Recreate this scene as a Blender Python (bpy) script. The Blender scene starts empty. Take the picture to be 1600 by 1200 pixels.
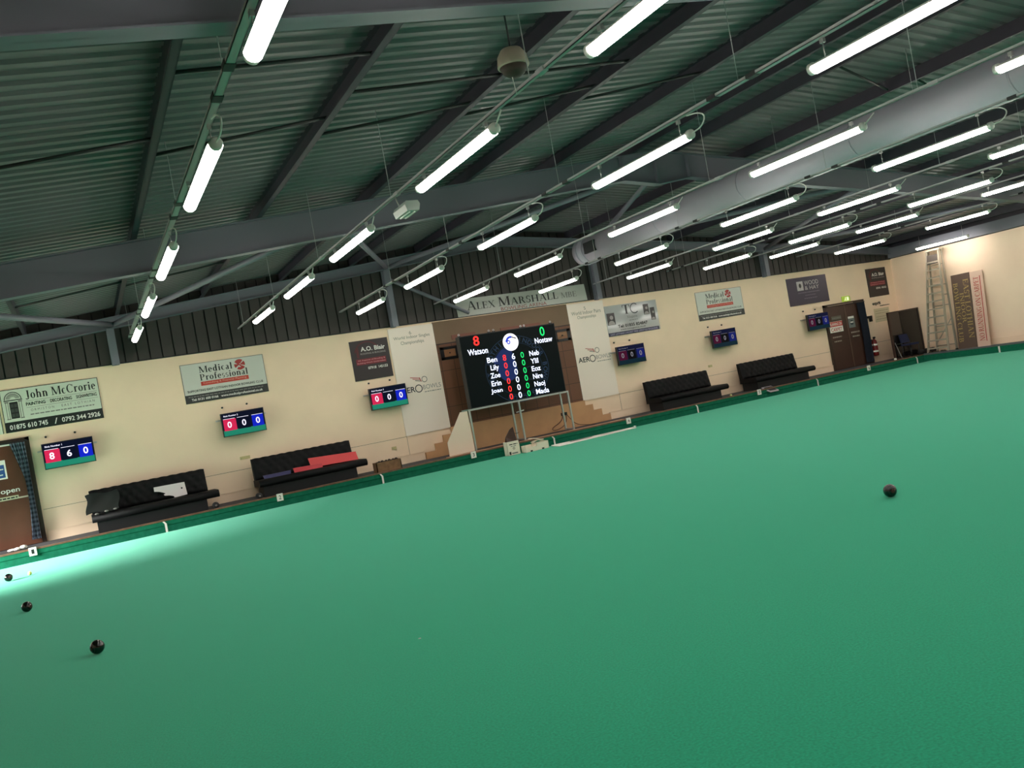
import bpy, bmesh, math, random
from mathutils import Matrix, Vector
random.seed(7)
S = bpy.context.scene
COL = S.collection
PI = math.pi

# ------------------------------------------------------------------ camera
H = 1.719                                   # eye height above the green
YAW, PIT, ROL = 0.474643524, -0.00232565945, -0.177854654
def cam_matrix():
    cy, sy, cp, sp = math.cos(YAW), math.sin(YAW), math.cos(PIT), math.sin(PIT)
    f = Vector((sy*cp, cy*cp, sp)); r = Vector((cy, -sy, 0)); u = r.cross(f)
    c, s = math.cos(ROL), math.sin(ROL)
    r2 = c*r + s*u; u2 = -s*r + c*u
    m = Matrix.Identity(4)
    for i in range(3):
        m[i][0] = r2[i]; m[i][1] = u2[i]; m[i][2] = -f[i]
    m[0][3], m[1][3], m[2][3] = 0, 0, H
    return m
cd = bpy.data.cameras.new('camera'); cam = bpy.data.objects.new('camera', cd); COL.objects.link(cam)
cd.sensor_width = 36; cd.lens = 1316.19/1600*36; cd.clip_end = 200
cam.matrix_world = cam_matrix(); S.camera = cam

# ------------------------------------------------------------------ light and exposure
LAMP = 34.0           # strength of the LED diffusers
w = bpy.data.worlds.new('sky'); S.world = w; w.use_nodes = True
bg = w.node_tree.nodes['Background']; bg.inputs[0].default_value = (0.75, 0.88, 1, 1); bg.inputs[1].default_value = 3
sd = bpy.data.lights.new('sun', 'SUN'); sd.energy = 62; sd.angle = math.radians(44); sd.color = (1, .96, .9)
sun = bpy.data.objects.new('sun', sd); COL.objects.link(sun)
sun.rotation_euler = Vector((.8, .24, -.57)).to_track_quat('-Z', 'Y').to_euler()
sun.location = (-12, 10, 8)
pd = bpy.data.lights.new('door_portal', 'AREA'); pd.shape = 'RECTANGLE'; pd.size = 4.4; pd.size_y = 2.1; pd.cycles.is_portal = True
po = bpy.data.objects.new('door_portal', pd); COL.objects.link(po)
po.location = (-4.98, 16.4, 1.27); po.rotation_euler = Vector((1, 0, 0)).to_track_quat('-Z', 'Z').to_euler()
S.view_settings.view_transform = 'Standard'; S.view_settings.look = 'None'
S.view_settings.exposure = 0.0; S.view_settings.gamma = 1.0; S.view_settings.use_curve_mapping = False

# ------------------------------------------------------------------ materials
MATS = {}
def lin(c):
    return tuple(((v/255)/12.92 if v/255 <= .04045 else ((v/255+.055)/1.055)**2.4) for v in c) + (1,)
def mat(name, rgb, rough=.6, metal=0, emit=0, spec=.5, noise=0, nscale=8, bump=0, bscale=60, coat=0):
    if name in MATS: return MATS[name]
    m = bpy.data.materials.new(name); m.use_nodes = True; MATS[name] = m
    nt = m.node_tree; b = nt.nodes['Principled BSDF']; c = lin(rgb)
    b.inputs['Base Color'].default_value = c; b.inputs['Roughness'].default_value = rough
    b.inputs['Metallic'].default_value = metal; b.inputs['Specular IOR Level'].default_value = spec
    b.inputs['Coat Weight'].default_value = coat
    tc = None
    if noise or bump:
        tc = nt.nodes.new('ShaderNodeTexCoord')
    if noise:
        n = nt.nodes.new('ShaderNodeTexNoise'); n.inputs['Scale'].default_value = nscale; n.inputs['Detail'].default_value = 5
        nt.links.new(tc.outputs['Object'], n.inputs['Vector'])
        r = nt.nodes.new('ShaderNodeValToRGB'); r.color_ramp.elements[0].position = .3; r.color_ramp.elements[1].position = .7
        r.color_ramp.elements[0].color = tuple(v*(1-noise) for v in c[:3]) + (1,)
        r.color_ramp.elements[1].color = tuple(min(1, v*(1+noise)) for v in c[:3]) + (1,)
        nt.links.new(n.outputs['Fac'], r.inputs['Fac']); nt.links.new(r.outputs['Color'], b.inputs['Base Color'])
    if bump:
        n2 = nt.nodes.new('ShaderNodeTexNoise'); n2.inputs['Scale'].default_value = bscale; n2.inputs['Detail'].default_value = 4
        nt.links.new(tc.outputs['Object'], n2.inputs['Vector'])
        bp = nt.nodes.new('ShaderNodeBump'); bp.inputs['Strength'].default_value = bump; bp.inputs['Distance'].default_value = .02
        nt.links.new(n2.outputs['Fac'], bp.inputs['Height']); nt.links.new(bp.outputs['Normal'], b.inputs['Normal'])
    if name.startswith('screen_') or name.startswith('led_') and name != 'led_diffuser': b.inputs['Base Color'].default_value = (c[0]*.1, c[1]*.1, c[2]*.1, 1); b.inputs['Specular IOR Level'].default_value = .08
    if emit:
        b.inputs['Emission Color'].default_value = c; b.inputs['Emission Strength'].default_value = emit
    return m
def grid_mat(name, rgb, line, sx, sz, mort=.02, noise=.15, rough=.6, offset=0):
    """boards / tiles with thin joint lines, on vertical faces (object x, z)"""
    m = mat(name, rgb, rough); nt = m.node_tree; b = nt.nodes['Principled BSDF']
    tc = nt.nodes.new('ShaderNodeTexCoord'); sp = nt.nodes.new('ShaderNodeSeparateXYZ'); cb = nt.nodes.new('ShaderNodeCombineXYZ')
    nt.links.new(tc.outputs['Object'], sp.inputs[0]); nt.links.new(sp.outputs['X'], cb.inputs['X']); nt.links.new(sp.outputs['Z'], cb.inputs['Y'])
    br = nt.nodes.new('ShaderNodeTexBrick'); br.offset = offset; br.inputs['Scale'].default_value = 1
    br.inputs['Brick Width'].default_value = sx; br.inputs['Row Height'].default_value = sz; br.inputs['Mortar Size'].default_value = mort
    c = lin(rgb)
    br.inputs['Color1'].default_value = tuple(v*(1-noise) for v in c[:3])+(1,); br.inputs['Color2'].default_value = tuple(v*(1+noise) for v in c[:3])+(1,)
    br.inputs['Mortar'].default_value = lin(line)
    nt.links.new(cb.outputs[0], br.inputs['Vector']); nt.links.new(br.outputs['Color'], b.inputs['Base Color'])
    return m

CREAM = mat('cream_wall_paint', (246, 220, 190), .65, noise=.04, nscale=1.3)
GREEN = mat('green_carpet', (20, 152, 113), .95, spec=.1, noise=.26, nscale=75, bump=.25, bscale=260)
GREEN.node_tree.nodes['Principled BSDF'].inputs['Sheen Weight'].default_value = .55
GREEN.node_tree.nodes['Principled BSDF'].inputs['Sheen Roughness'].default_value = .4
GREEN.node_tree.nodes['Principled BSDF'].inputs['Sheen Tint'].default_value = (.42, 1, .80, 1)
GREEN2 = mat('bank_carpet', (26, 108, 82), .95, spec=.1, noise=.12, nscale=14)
ROOF = mat('roof_sheet_paint', (112, 106, 110), .42, noise=.05, nscale=2)
STEEL = mat('painted_steel', (116, 118, 129), .5)
PURL = mat('galvanised_purlin', (54, 51, 62), .5, noise=.08, nscale=5)
CLAD = mat('gable_cladding', (62, 57, 55), .6, noise=.05, nscale=3)
GROOVE = mat('cladding_groove', (42, 39, 38), .8)
GALV = mat('galvanised_trunking', (176, 176, 178), .45)
DARKC = mat('dark_clip', (34, 36, 38), .6)
WHITEP = mat('white_plastic', (225, 225, 220), .4)
LED = mat('led_diffuser', (255, 246, 238), .4, emit=LAMP)
BROWN = mat('varnished_brown_door', (92, 58, 44), .28, noise=.12, nscale=3)
DKBROWN = mat('dark_door_frame', (52, 36, 28), .45)
DOOR2M = mat('dark_brown_door', (66, 44, 36), .45, noise=.1, nscale=3)
BLACK = mat('black_vinyl', (8, 9, 11), .6, spec=.2, bump=.3, bscale=14)
BLACKP = mat('black_plastic', (16, 16, 18), .4)
BLACKG = mat('black_bowl', (12, 10, 10), .12, coat=.5)
WHITE = mat('white_print', (232, 232, 226), .35)
PAPER = mat('white_paper', (240, 238, 228), .6)
INK = mat('black_ink', (24, 26, 26), .45)
GREYINK = mat('grey_ink', (120, 120, 116), .5)
REDINK = mat('red_ink', (176, 34, 34), .45)
WOOD = mat('lip_timber', (112, 82, 62), .6, noise=.3, nscale=9)
PLY = mat('plywood', (196, 150, 106), .55, noise=.08, nscale=2.5)
TAUPE = mat('taupe_panel', (120, 98, 76), .7, noise=.05, nscale=2)
GREYC = mat('walkway_carpet', (62, 62, 66), .9, noise=.15, nscale=30)
ALU = mat('aluminium', (200, 200, 200), .3, metal=.8)

# ------------------------------------------------------------------ mesh builder
class MB:
    def __init__(s): s.v = []; s.f = []; s.m = []; s.mats = []; s.sm = []; s.cuts = []
    def mi(s, m):
        if m not in s.mats: s.mats.append(m)
        return s.mats.index(m)
    def add(s, vs, fs, m, smooth=False):
        o = len(s.v); s.v += [tuple(v) for v in vs]; k = s.mi(m)
        for f in fs: s.f.append([o+i for i in f]); s.m.append(k); s.sm.append(smooth)
        return s
    def box(s, x0, x1, y0, y1, z0, z1, m):
        vs = [(x, y, z) for z in (z0, z1) for y in (y0, y1) for x in (x0, x1)]
        return s.add(vs, [(0,2,3,1),(4,5,7,6),(0,1,5,4),(2,6,7,3),(0,4,6,2),(1,3,7,5)], m)
    def hexa(s, a, b, m):
        """two quads (same winding) joined"""
        return s.add(list(a)+list(b), [(3,2,1,0),(4,5,6,7),(0,1,5,4),(1,2,6,5),(2,3,7,6),(3,0,4,7)], m)
    def prism_y(s, poly, y0, y1, m):
        n = len(poly); vs = [(x, y0, z) for x, z in poly] + [(x, y1, z) for x, z in poly]
        return s.add(vs, [list(range(n)), list(range(2*n-1, n-1, -1))] + [(i, i+n, (i+1) % n+n, (i+1) % n) for i in range(n)], m)
    def prism_x(s, poly, x0, x1, m, smooth=False):
        n = len(poly); vs = [(x0, y, z) for y, z in poly] + [(x1, y, z) for y, z in poly]
        s.add(vs, [list(range(n)), list(range(2*n-1, n-1, -1))], m)
        o = len(s.v)-2*n; k = s.mi(m)
        for i in range(n): s.f.append([o+i, o+i+n, o+(i+1) % n+n, o+(i+1) % n]); s.m.append(k); s.sm.append(smooth)
        return s
    def tube(s, pts, r, m, n=8, cap=True, closed=False):
        pts = [Vector(p) for p in pts]; rs = r if isinstance(r, (list, tuple)) else [r]*len(pts)
        rings = []; up = None
        for i, p in enumerate(pts):
            d = (pts[min(i+1, len(pts)-1)] - pts[max(i-1, 0)])
            if d.length < 1e-9: d = Vector((0, 0, 1))
            d.normalize()
            if up is None:
                up = Vector((0, 0, 1)) if abs(d.z) < .9 else Vector((1, 0, 0))
            a = d.cross(up); 
            if a.length < 1e-6: a = d.orthogonal()
            a.normalize(); b = a.cross(d).normalized(); up = b
            rings.append([p + rs[i]*(math.cos(2*PI*k/n)*a + math.sin(2*PI*k/n)*b) for k in range(n)])
        vs = [v for rg in rings for v in rg]; fs = []
        for i in range(len(pts)-1):
            for k in range(n): fs.append((i*n+k, i*n+(k+1) % n, (i+1)*n+(k+1) % n, (i+1)*n+k))
        s.add(vs, fs, m, True)
        if cap:
            o = len(s.v)-len(vs); kk = s.mi(m)
            s.f.append([o+k for k in range(n-1, -1, -1)]); s.m.append(kk); s.sm.append(False)
            s.f.append([o+(len(pts)-1)*n+k for k in range(n)]); s.m.append(kk); s.sm.append(False)
        return s
    def lathe(s, prof, c, m, n=24, axis='z'):
        """prof: (r, h) from the bottom up"""
        vs = []
        for r, h in prof:
            for k in range(n):
                a = 2*PI*k/n; p = (r*math.cos(a), r*math.sin(a), h)
                if axis == 'y': p = (p[0], p[2], p[1])
                if axis == 'x': p = (p[2], p[0], p[1])
                vs.append((c[0]+p[0], c[1]+p[1], c[2]+p[2]))
        fs = [(i*n+k, i*n+(k+1) % n, (i+1)*n+(k+1) % n, (i+1)*n+k) for i in range(len(prof)-1) for k in range(n)]
        fs += [list(range(n-1, -1, -1)), [(len(prof)-1)*n+k for k in range(n)]]
        return s.add(vs, fs, m, True)
    def poly(s, pts, m): return s.add(pts, [list(range(len(pts)))], m)
    def split(s, name, parent, rest='printed_marks'):
        """each line of lettering becomes a part of its own"""
        used = set(); out = []
        for a, e in s.cuts:
            q = MB(); q.mats = s.mats
            for i in range(a, e): used.add(i)
            out.append((q, range(a, e), name))
        left = [i for i in range(len(s.f)) if i not in used]
        if left: q = MB(); q.mats = s.mats; out.append((q, left, rest))
        for q, idx, nm in out:
            mp = {}
            for i in idx:
                f = []
                for v in s.f[i]:
                    if v not in mp: mp[v] = len(q.v); q.v.append(s.v[v])
                    f.append(mp[v])
                q.f.append(f); q.m.append(s.m[i]); q.sm.append(s.sm[i])
            used_m = sorted(set(q.m)); q.mats = [s.mats[k] for k in used_m]; q.m = [used_m.index(k) for k in q.m]
            q.build(nm, parent)
    def build(s, name, parent=None, loc=None):
        me = bpy.data.meshes.new(name)
        root = parent
        while root is not None and root.parent is not None: root = root.parent
        o0 = Vector(loc) if loc is not None else (Vector(root.location) if root else Vector((0, 0, 0)))
        me.from_pydata([tuple(Vector(v)-o0) for v in s.v], [], s.f)
        for m in s.mats: me.materials.append(m)
        me.polygons.foreach_set('material_index', s.m); me.polygons.foreach_set('use_smooth', s.sm)
        bm = bmesh.new(); bm.from_mesh(me); bmesh.ops.recalc_face_normals(bm, faces=bm.faces); bm.to_mesh(me); bm.free()
        me.update()
        o = bpy.data.objects.new(name, me); COL.objects.link(o)
        if parent is not None: o.parent = parent
        elif loc is not None: o.location = loc
        return o
def tag(o, label=None, cat=None, group=None, kind=None):
    if label: o['label'] = label
    if cat: o['category'] = cat
    if group: o['group'] = group
    if kind: o['kind'] = kind
    return o
def thing(name, label, cat, loc, group=None):
    o = bpy.data.objects.new(name, None); COL.objects.link(o); o.location = loc; o.empty_display_size = .1
    return tag(o, label, cat, group)
def struct(mb, name): return tag(mb.build(name), kind='structure')
def copy_tree(o, parent=None):
    c = o.copy(); COL.objects.link(c)
    if parent is not None: c.parent = parent
    for ch in list(o.children): copy_tree(ch, c)
    return c

# ------------------------------------------------------------------ lettering
_txt = {}
def glyphs(s, bold=0, sp=1.0):
    k = (s, bold, sp)
    if k in _txt: return _txt[k]
    cu = bpy.data.curves.new('t', 'FONT'); cu.body = s; cu.resolution_u = 3; cu.offset = bold; cu.space_character = sp
    ob = bpy.data.objects.new('t', cu); COL.objects.link(ob)
    dg = bpy.context.evaluated_depsgraph_get(); me = bpy.data.meshes.new_from_object(ob.evaluated_get(dg))
    vs = [(v.co.x, v.co.y) for v in me.vertices]; fs = [list(p.vertices) for p in me.polygons]
    bpy.data.objects.remove(ob); bpy.data.curves.remove(cu); bpy.data.meshes.remove(me)
    _txt[k] = (vs, fs); return _txt[k]
# a small roman alphabet with thick and thin strokes and serifs, cap height 1
def _seg(x0, y0, x1, y1, w):
    if abs(y1-y0) > abs(x1-x0)*.2: return [(x0-w/2, y0), (x0+w/2, y0), (x1+w/2, y1), (x1-w/2, y1)]
    return [(x0, y0-w/2), (x1, y1-w/2), (x1, y1+w/2), (x0, y0+w/2)]
TK, TN, SF = .17, .055, .05
def _arc(cx, cy, rx, ry, a0, a1, tx=TK, ty=TN, n=14):
    out = []
    for i in range(n):
        q = []
        for (a, k) in ((a0+(a1-a0)*i/n, 0), (a0+(a1-a0)*(i+1)/n, 0)):
            a = math.radians(a); q.append((cx+rx*math.cos(a), cy+ry*math.sin(a)))
            q.append((cx+(rx-tx)*math.cos(a), cy+(ry-ty)*math.sin(a)))
        out.append([q[0], q[1], q[3], q[2]])
    return out
def _sr(x, y, h=.15): return [(x-h, y), (x+h, y), (x+h, y+SF), (x-h, y+SF)]
def _st(x, y0=0, y1=1, w=TK, lo=True, hi=True):
    r = [_seg(x, y0, x, y1, w)]
    if lo: r.append(_sr(x, y0))
    if hi: r.append(_sr(x, y1-SF))
    return r
SER = {
 'A': (.95, [_seg(.12,0,.45,1,TN), _seg(.80,0,.47,1,TK), _seg(.22,.33,.70,.33,TN), _sr(.12,0,.12), _sr(.80,0,.15)]),
 'B': (.75, _st(.17) + _arc(.32,.755,.32,.245,-90,90) + _arc(.32,.27,.38,.27,-90,90)),
 'C': (.85, _arc(.47,.5,.42,.52,45,315) + [_seg(.77,.72,.77,.98,TN)]),
 'E': (.72, _st(.17) + [_seg(.17,.975,.62,.975,TN), _seg(.17,.5,.5,.5,TN), _seg(.17,.027,.66,.027,TN), _seg(.62,.75,.62,1,TN), _seg(.66,0,.66,.27,TN), _seg(.5,.38,.5,.62,TN)]),
 'F': (.68, _st(.17) + [_seg(.17,.975,.60,.975,TN), _seg(.17,.5,.48,.5,TN), _seg(.6,.75,.6,1,TN), _seg(.48,.38,.48,.62,TN)]),
 'G': (.9, _arc(.47,.5,.42,.52,45,300) + [_seg(.77,.72,.77,.98,TN), _seg(.75,.03,.75,.42,TK), _sr(.75,.4,.14)]),
 'H': (.95, _st(.17) + _st(.76) + [_seg(.17,.5,.76,.5,TN)]),
 'I': (.36, _st(.18)),
 'J': (.48, _st(.27,.15,1,lo=False) + _arc(.14,.12,.215,.2,-160,0,TK,TN,8)),
 'L': (.70, _st(.17) + [_seg(.17,.027,.64,.027,TN), _seg(.64,0,.64,.28,TN)]),
 'M': (1.15, _st(.16,w=TN+.02) + _st(.98) + [_seg(.19,1,.57,.05,TK), _seg(.57,.05,.93,1,TN)]),
 'N': (.98, _st(.15,w=TN+.02) + _st(.82,w=TN+.02) + [_seg(.18,1,.80,0,TK)]),
 'O': (.98, _arc(.48,.5,.44,.52,0,360,n=24)),
 'P': (.72, _st(.17) + _arc(.32,.73,.34,.27,-90,90)),
 'R': (.85, _st(.17) + _arc(.32,.74,.32,.26,-90,90) + [_seg(.44,.5,.74,0,TK), _sr(.76,0,.1)]),
 'S': (.66, _arc(.32,.74,.24,.28,40,250,.12,TN+.03,10) + _arc(.32,.26,.27,.28,-140,75,.13,TN+.03,10) + [_seg(.53,.72,.53,.98,TN), _seg(.07,.02,.07,.28,TN)]),
 'T': (.8, _st(.4,hi=False) + [_seg(.06,.975,.74,.975,TN), _seg(.06,.74,.06,1,TN), _seg(.74,.74,.74,1,TN)]),
 'U': (.92, _st(.17,.3,1,lo=False) + _st(.74,.3,1,TN+.02,lo=False) + _arc(.455,.32,.37,.34,180,360,TK,TN)),
 'W': (1.3, [_seg(.12,1,.40,0,TK), _seg(.42,0,.64,.95,TN), _seg(.62,1,.88,0,TK), _seg(.9,0,1.16,1,TN), _sr(.12,1-SF,.13), _sr(1.16,1-SF,.12), _sr(.62,1-SF,.12)]),
 'X': (.92, [_seg(.15,1,.77,0,TK), _seg(.17,0,.74,1,TN), _sr(.16,1-SF,.14), _sr(.75,1-SF,.12), _sr(.16,0,.12), _sr(.77,0,.14)]),
 'Y': (.9, [_seg(.14,1,.45,.45,TK), _seg(.45,.45,.74,1,TN), _seg(.45,0,.45,.48,TK), _sr(.45,0), _sr(.14,1-SF,.13), _sr(.75,1-SF,.12)]),
 'a': (.56, _st(.36,.02,.5,hi=False,lo=False) + _arc(.27,.5,.175,.18,0,160,TK*.8,TN,8) + _arc(.24,.17,.2,.19,60,300,.13,TN,10) + [_sr(.42,0,.08)]),
 'c': (.52, _arc(.28,.33,.25,.35,50,310)),
 'd': (.66, _arc(.28,.33,.25,.35,0,360) + [_seg(.46,0,.46,1.03,TK), _sr(.53,0,.07), _sr(.39,.98,.07)]),
 'e': (.56, _arc(.28,.33,.25,.35,0,315) + [_seg(.1,.36,.52,.36,TN)]),
 'f': (.42, [_seg(.2,0,.2,.8,TK), _sr(.2,0,.14), _seg(.04,.63,.38,.63,TN)] + _arc(.37,.82,.255,.23,60,180,TK,TN+.02,7)),
 'h': (.68, [_seg(.17,0,.17,1.03,TK), _sr(.17,0,.13), _sr(.1,.98,.07), _seg(.5,0,.5,.45,TK), _sr(.5,0,.13)] + _arc(.36,.43,.225,.25,0,150,TK,TN+.02,8)),
 'i': (.34, [_seg(.17,0,.17,.66,TK), _sr(.17,0,.13), _sr(.1,.61,.07), [(.08,.8),(.26,.8),(.26,.97),(.08,.97)]]),
 'l': (.34, [_seg(.17,0,.17,1.03,TK), _sr(.17,0,.13), _sr(.1,.98,.07)]),
 'n': (.68, [_seg(.17,0,.17,.66,TK), _sr(.17,0,.13), _sr(.1,.61,.07), _seg(.5,0,.5,.45,TK), _sr(.5,0,.13)] + _arc(.36,.43,.225,.25,0,150,TK,TN+.02,8)),
 'o': (.6, _arc(.3,.33,.27,.35,0,360)),
 'r': (.48, [_seg(.17,0,.17,.66,TK), _sr(.17,0,.14), _sr(.1,.61,.07)] + _arc(.36,.46,.2,.2,40,160,.1,.1,6)),
 's': (.46, _arc(.22,.48,.17,.2,40,250,.09,TN+.02,8) + _arc(.22,.18,.19,.2,-140,75,.1,TN+.02,8)),
}
def serif_text(s, sp=.04, smallcaps=False):
    x = 0; vs = []; fs = []
    for ch in s:
        if ch == ' ': x += .34; continue
        k = .78 if (smallcaps and ch.islower()) else 1
        adv, polys = SER.get(ch.upper() if smallcaps else ch, SER['I'])
        for q in polys:
            o = len(vs); vs += [(x+px*k, py*k) for px, py in q]; fs.append([o+i for i in range(len(q))])
        x += adv*k + sp
    return vs, fs
class Face:
    """a flat face to print on: origin (x0,z0) at its lower left on a wall facing -y at depth y"""
    def __init__(s, x0, z0, y): s.x0, s.z0, s.y = x0, z0, y
    def P(s, u, v, d=0): return (s.x0+u, s.y-d, s.z0+v)
class FaceX(Face):
    """same for a leaning board that faces -x: u runs towards the camera (-y)"""
    def __init__(s, y0, z0, xb, xt, h): s.y0, s.z0, s.xb, s.xt, s.h = y0, z0, xb, xt, h
    def P(s, u, v, d=0): return (s.xb+(s.xt-s.xb)*v/s.h-d, s.y0-u, s.z0+v)
def fit(mb, F, g, u0, u1, v0, v1, m, d=.004, rot=0):
    """scale a text outline into the rectangle; rot=1 reads upward, rot=-1 reads downward"""
    vs, fs = g
    ax, bx = min(v[0] for v in vs), max(v[0] for v in vs); ay, by = min(v[1] for v in vs), max(v[1] for v in vs)
    out = []
    for x, y in vs:
        p = (x-ax)/(bx-ax); q = (y-ay)/(by-ay)
        if rot == 1: p, q = 1-q, p
        if rot == -1: p, q = q, 1-p
        out.append(F.P(u0+p*(u1-u0), v0+q*(v1-v0), d))
    n0 = len(mb.f); mb.add(out, fs, m); mb.cuts.append((n0, len(mb.f)))
def rect(mb, F, u0, u1, v0, v1, m, d=.002): mb.poly([F.P(u0, v0, d), F.P(u1, v0, d), F.P(u1, v1, d), F.P(u0, v1, d)], m)
def disc(mb, F, u, v, r, m, d=.003, a0=0, a1=360, r2=0, n=32, sy=1):
    pts = []
    for i in range(n+1):
        a = math.radians(a0+(a1-a0)*i/n); pts.append((math.cos(a), math.sin(a)*sy))
    if r2:
        vs = [F.P(u+r*x, v+r*y, d) for x, y in pts] + [F.P(u+r2*x, v+r2*y, d) for x, y in pts]; k = n+1
        mb.add(vs, [(i, i+1, k+i+1, k+i) for i in range(n)], m)
    else: mb.add([F.P(u, v, d)] + [F.P(u+r*x, v+r*y, d) for x, y in pts], [(0, i+1, i+2) for i in range(n)], m)
def line(mb, F, u0, v0, u1, v1, wd, m, d=.003):
    L = math.hypot(u1-u0, v1-v0); nx, ny = -(v1-v0)/L*wd/2, (u1-u0)/L*wd/2
    mb.poly([F.P(u0+nx, v0+ny, d), F.P(u0-nx, v0-ny, d), F.P(u1-nx, v1-ny, d), F.P(u1+nx, v1+ny, d)], m)
def small_print(mb, F, u0, u1, v0, v1, m, seed=1, d=.004):
    """a line too small to read in the photograph: short word blocks"""
    r = random.Random(seed); u = u0; n0 = len(mb.f)
    while u < u1:
        L = r.uniform(.03, .09)
        rect(mb, F, u, min(u+L, u1), v0+(v1-v0)*.2, v1-(v1-v0)*.2, m, d); u += L+.015
    mb.cuts.append((n0, len(mb.f)))

# ================================================================== SETTING
D = 19.8; XR = 25.56; XL = -4.9; YN = -9.0; RX = 10.33
def pur(x): return 4.48+.105*(x if x < RX else 2*RX-x)       # underside of the purlins
YC = 18.15; YB = 18.40; LIP = .225; WK = .20; XB = 24.55; XBL = -3.7

struct(MB().box(XBL, XB, YN, YC, -.2, 0, GREEN), 'floor')
b = MB().box(XL, XR, YB+.05, D, -.2, WK, GREYC); b.box(XB+.02, XR, YN, YB+.05, -.2, WK, GREYC); b.box(XL, XBL-.06, YN, YB+.05, -.2, WK, GREYC)
struct(b, 'floor.001')
# bank round the green: ditch floor, felt face
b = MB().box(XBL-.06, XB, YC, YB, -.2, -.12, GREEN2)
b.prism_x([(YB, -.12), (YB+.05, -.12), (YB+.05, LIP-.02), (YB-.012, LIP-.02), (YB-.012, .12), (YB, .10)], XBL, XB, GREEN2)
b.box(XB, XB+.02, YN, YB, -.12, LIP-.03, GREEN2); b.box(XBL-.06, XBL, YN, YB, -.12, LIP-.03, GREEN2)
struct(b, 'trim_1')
struct(MB().box(XBL, XB+.02, YB-.02, YB+.06, LIP-.022, LIP+.008, WOOD), 'trim_2')
struct(MB().box(XB-.02, XB+.05, YN, YB-.02, LIP-.03, LIP+.02, mat('grey_rubber_lip', (92, 94, 98), .6)), 'trim_3')
# walls
b = MB().box(XL-.1, XR+.1, D, D+.15, -.2, 3.6, CREAM)
SEAM = mat('panel_joint', (120, 108, 84), .8)  # dark line along the wall panel joints
struct(b, 'wall_far')
b = MB()
for x0, x1 in ((-.92, 7.03), (13.46, 21.93), (23.86, XR)): b.box(x0, x1, D-.004, D, .845, .853, SEAM)
for x0 in (7.03, 13.46): b.box(x0, x0+.008, D-.004, D, .22, .87, SEAM)
struct(b, 'trim_4')
b = MB()
for x0, x1 in ((-.92, 7.42), (13.02, 21.93), (23.86, XR)): b.box(x0, x1, D-.025, D, WK, .40, CREAM); b.box(x0, x1, D-.035, D, .385, .40, CREAM)
struct(b, 'baseboard_far')
struct(MB().box(XR, XR+.15, YN, D, -.2, 3.6, mat('paler_right_wall', (254, 226, 198), .65, noise=.04, nscale=1.3)), 'wall_right')  # a little paler than the cream of the other walls
struct(MB().box(XR-.025, XR, YN, D, WK, .40, CREAM), 'baseboard_right')
b = MB(); b.box(XR-.26, XR+.1, YN, D-.15, 3.62, 3.95, STEEL); b.box(XR-.02, XR+.1, YN, D, 3.6, 4.2, PURL); struct(b, 'trim_5')
struct(MB().box(XL-.1, XR+.1, YN-.15, YN, -.2, 6, CREAM), 'wall_near')
b = MB(); b.box(XL-.15, XL, YN, 14.2, -.2, 4.3, CREAM); b.box(XL-.15, XL, 18.6, D, -.2, 4.3, CREAM); b.box(XL-.15, XL, 14.2, 18.6, 2.32, 4.3, CREAM); b.box(XL-.15, XL, 14.2, 18.6, -.2, WK, CREAM)
struct(b, 'wall_left')
# ground outside the open side door
struct(MB().box(-40, 60, -40, 60, -.4, -.2, mat('paving_outside', (150, 148, 140), .8)), 'floor.002')
# gable cladding with vertical ribs
b = MB(); x = XL
def zt(x): return pur(x)+.2
while x < XR:
    x1 = min(x+.25, XR); xm = x1-.03
    b.add([(x, D-.03, 3.6), (xm, D-.03, 3.6), (xm, D-.03, zt(xm)), (x, D-.03, zt(x))], [(0,1,2,3)], CLAD)
    b.add([(xm, D-.03, 3.6), (xm, D, 3.6), (xm, D, zt(xm)), (xm, D-.03, zt(xm))], [(0,1,2,3)], GROOVE)
    b.add([(xm, D, 3.6), (x1, D, 3.6), (x1, D, zt(x1)), (xm, D, zt(xm))], [(0,1,2,3)], GROOVE)
    b.add([(x1, D-.03, 3.6), (x1, D, 3.6), (x1, D, zt(x1)), (x1, D-.03, zt(x1))], [(0,1,2,3)], GROOVE)
    x += .25
b.box(XL, XR, D-.05, D+.02, 3.585, 3.61, DARKC)
b.box(XL, XR, D+.02, D+.1, 3.6, 6.2, CLAD)
struct(b, 'wall_far_upper')
# corrugated roof sheets
b = MB(); prof = []; y = YN
while y < D+.1:
    prof += [(y, 0), (y+.075, 0), (y+.105, .026), (y+.17, .026)]; y += .2
for xa, xb in ((XL-.2, RX), (RX, XR+.2)):
    za, zb = pur(xa)+.2, pur(xb)+.2; n = len(prof)
    vs = [(xa, yy, za+h) for yy, h in prof]+[(xb, yy, zb+h) for yy, h in prof]
    b.add(vs, [(i, i+1, n+i+1, n+i) for i in range(n-1)], ROOF)
b.box(XL-.2, XR+.2, YN, D+.1, 6.3, 6.35, ROOF)
struct(b, 'ceiling')
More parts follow.
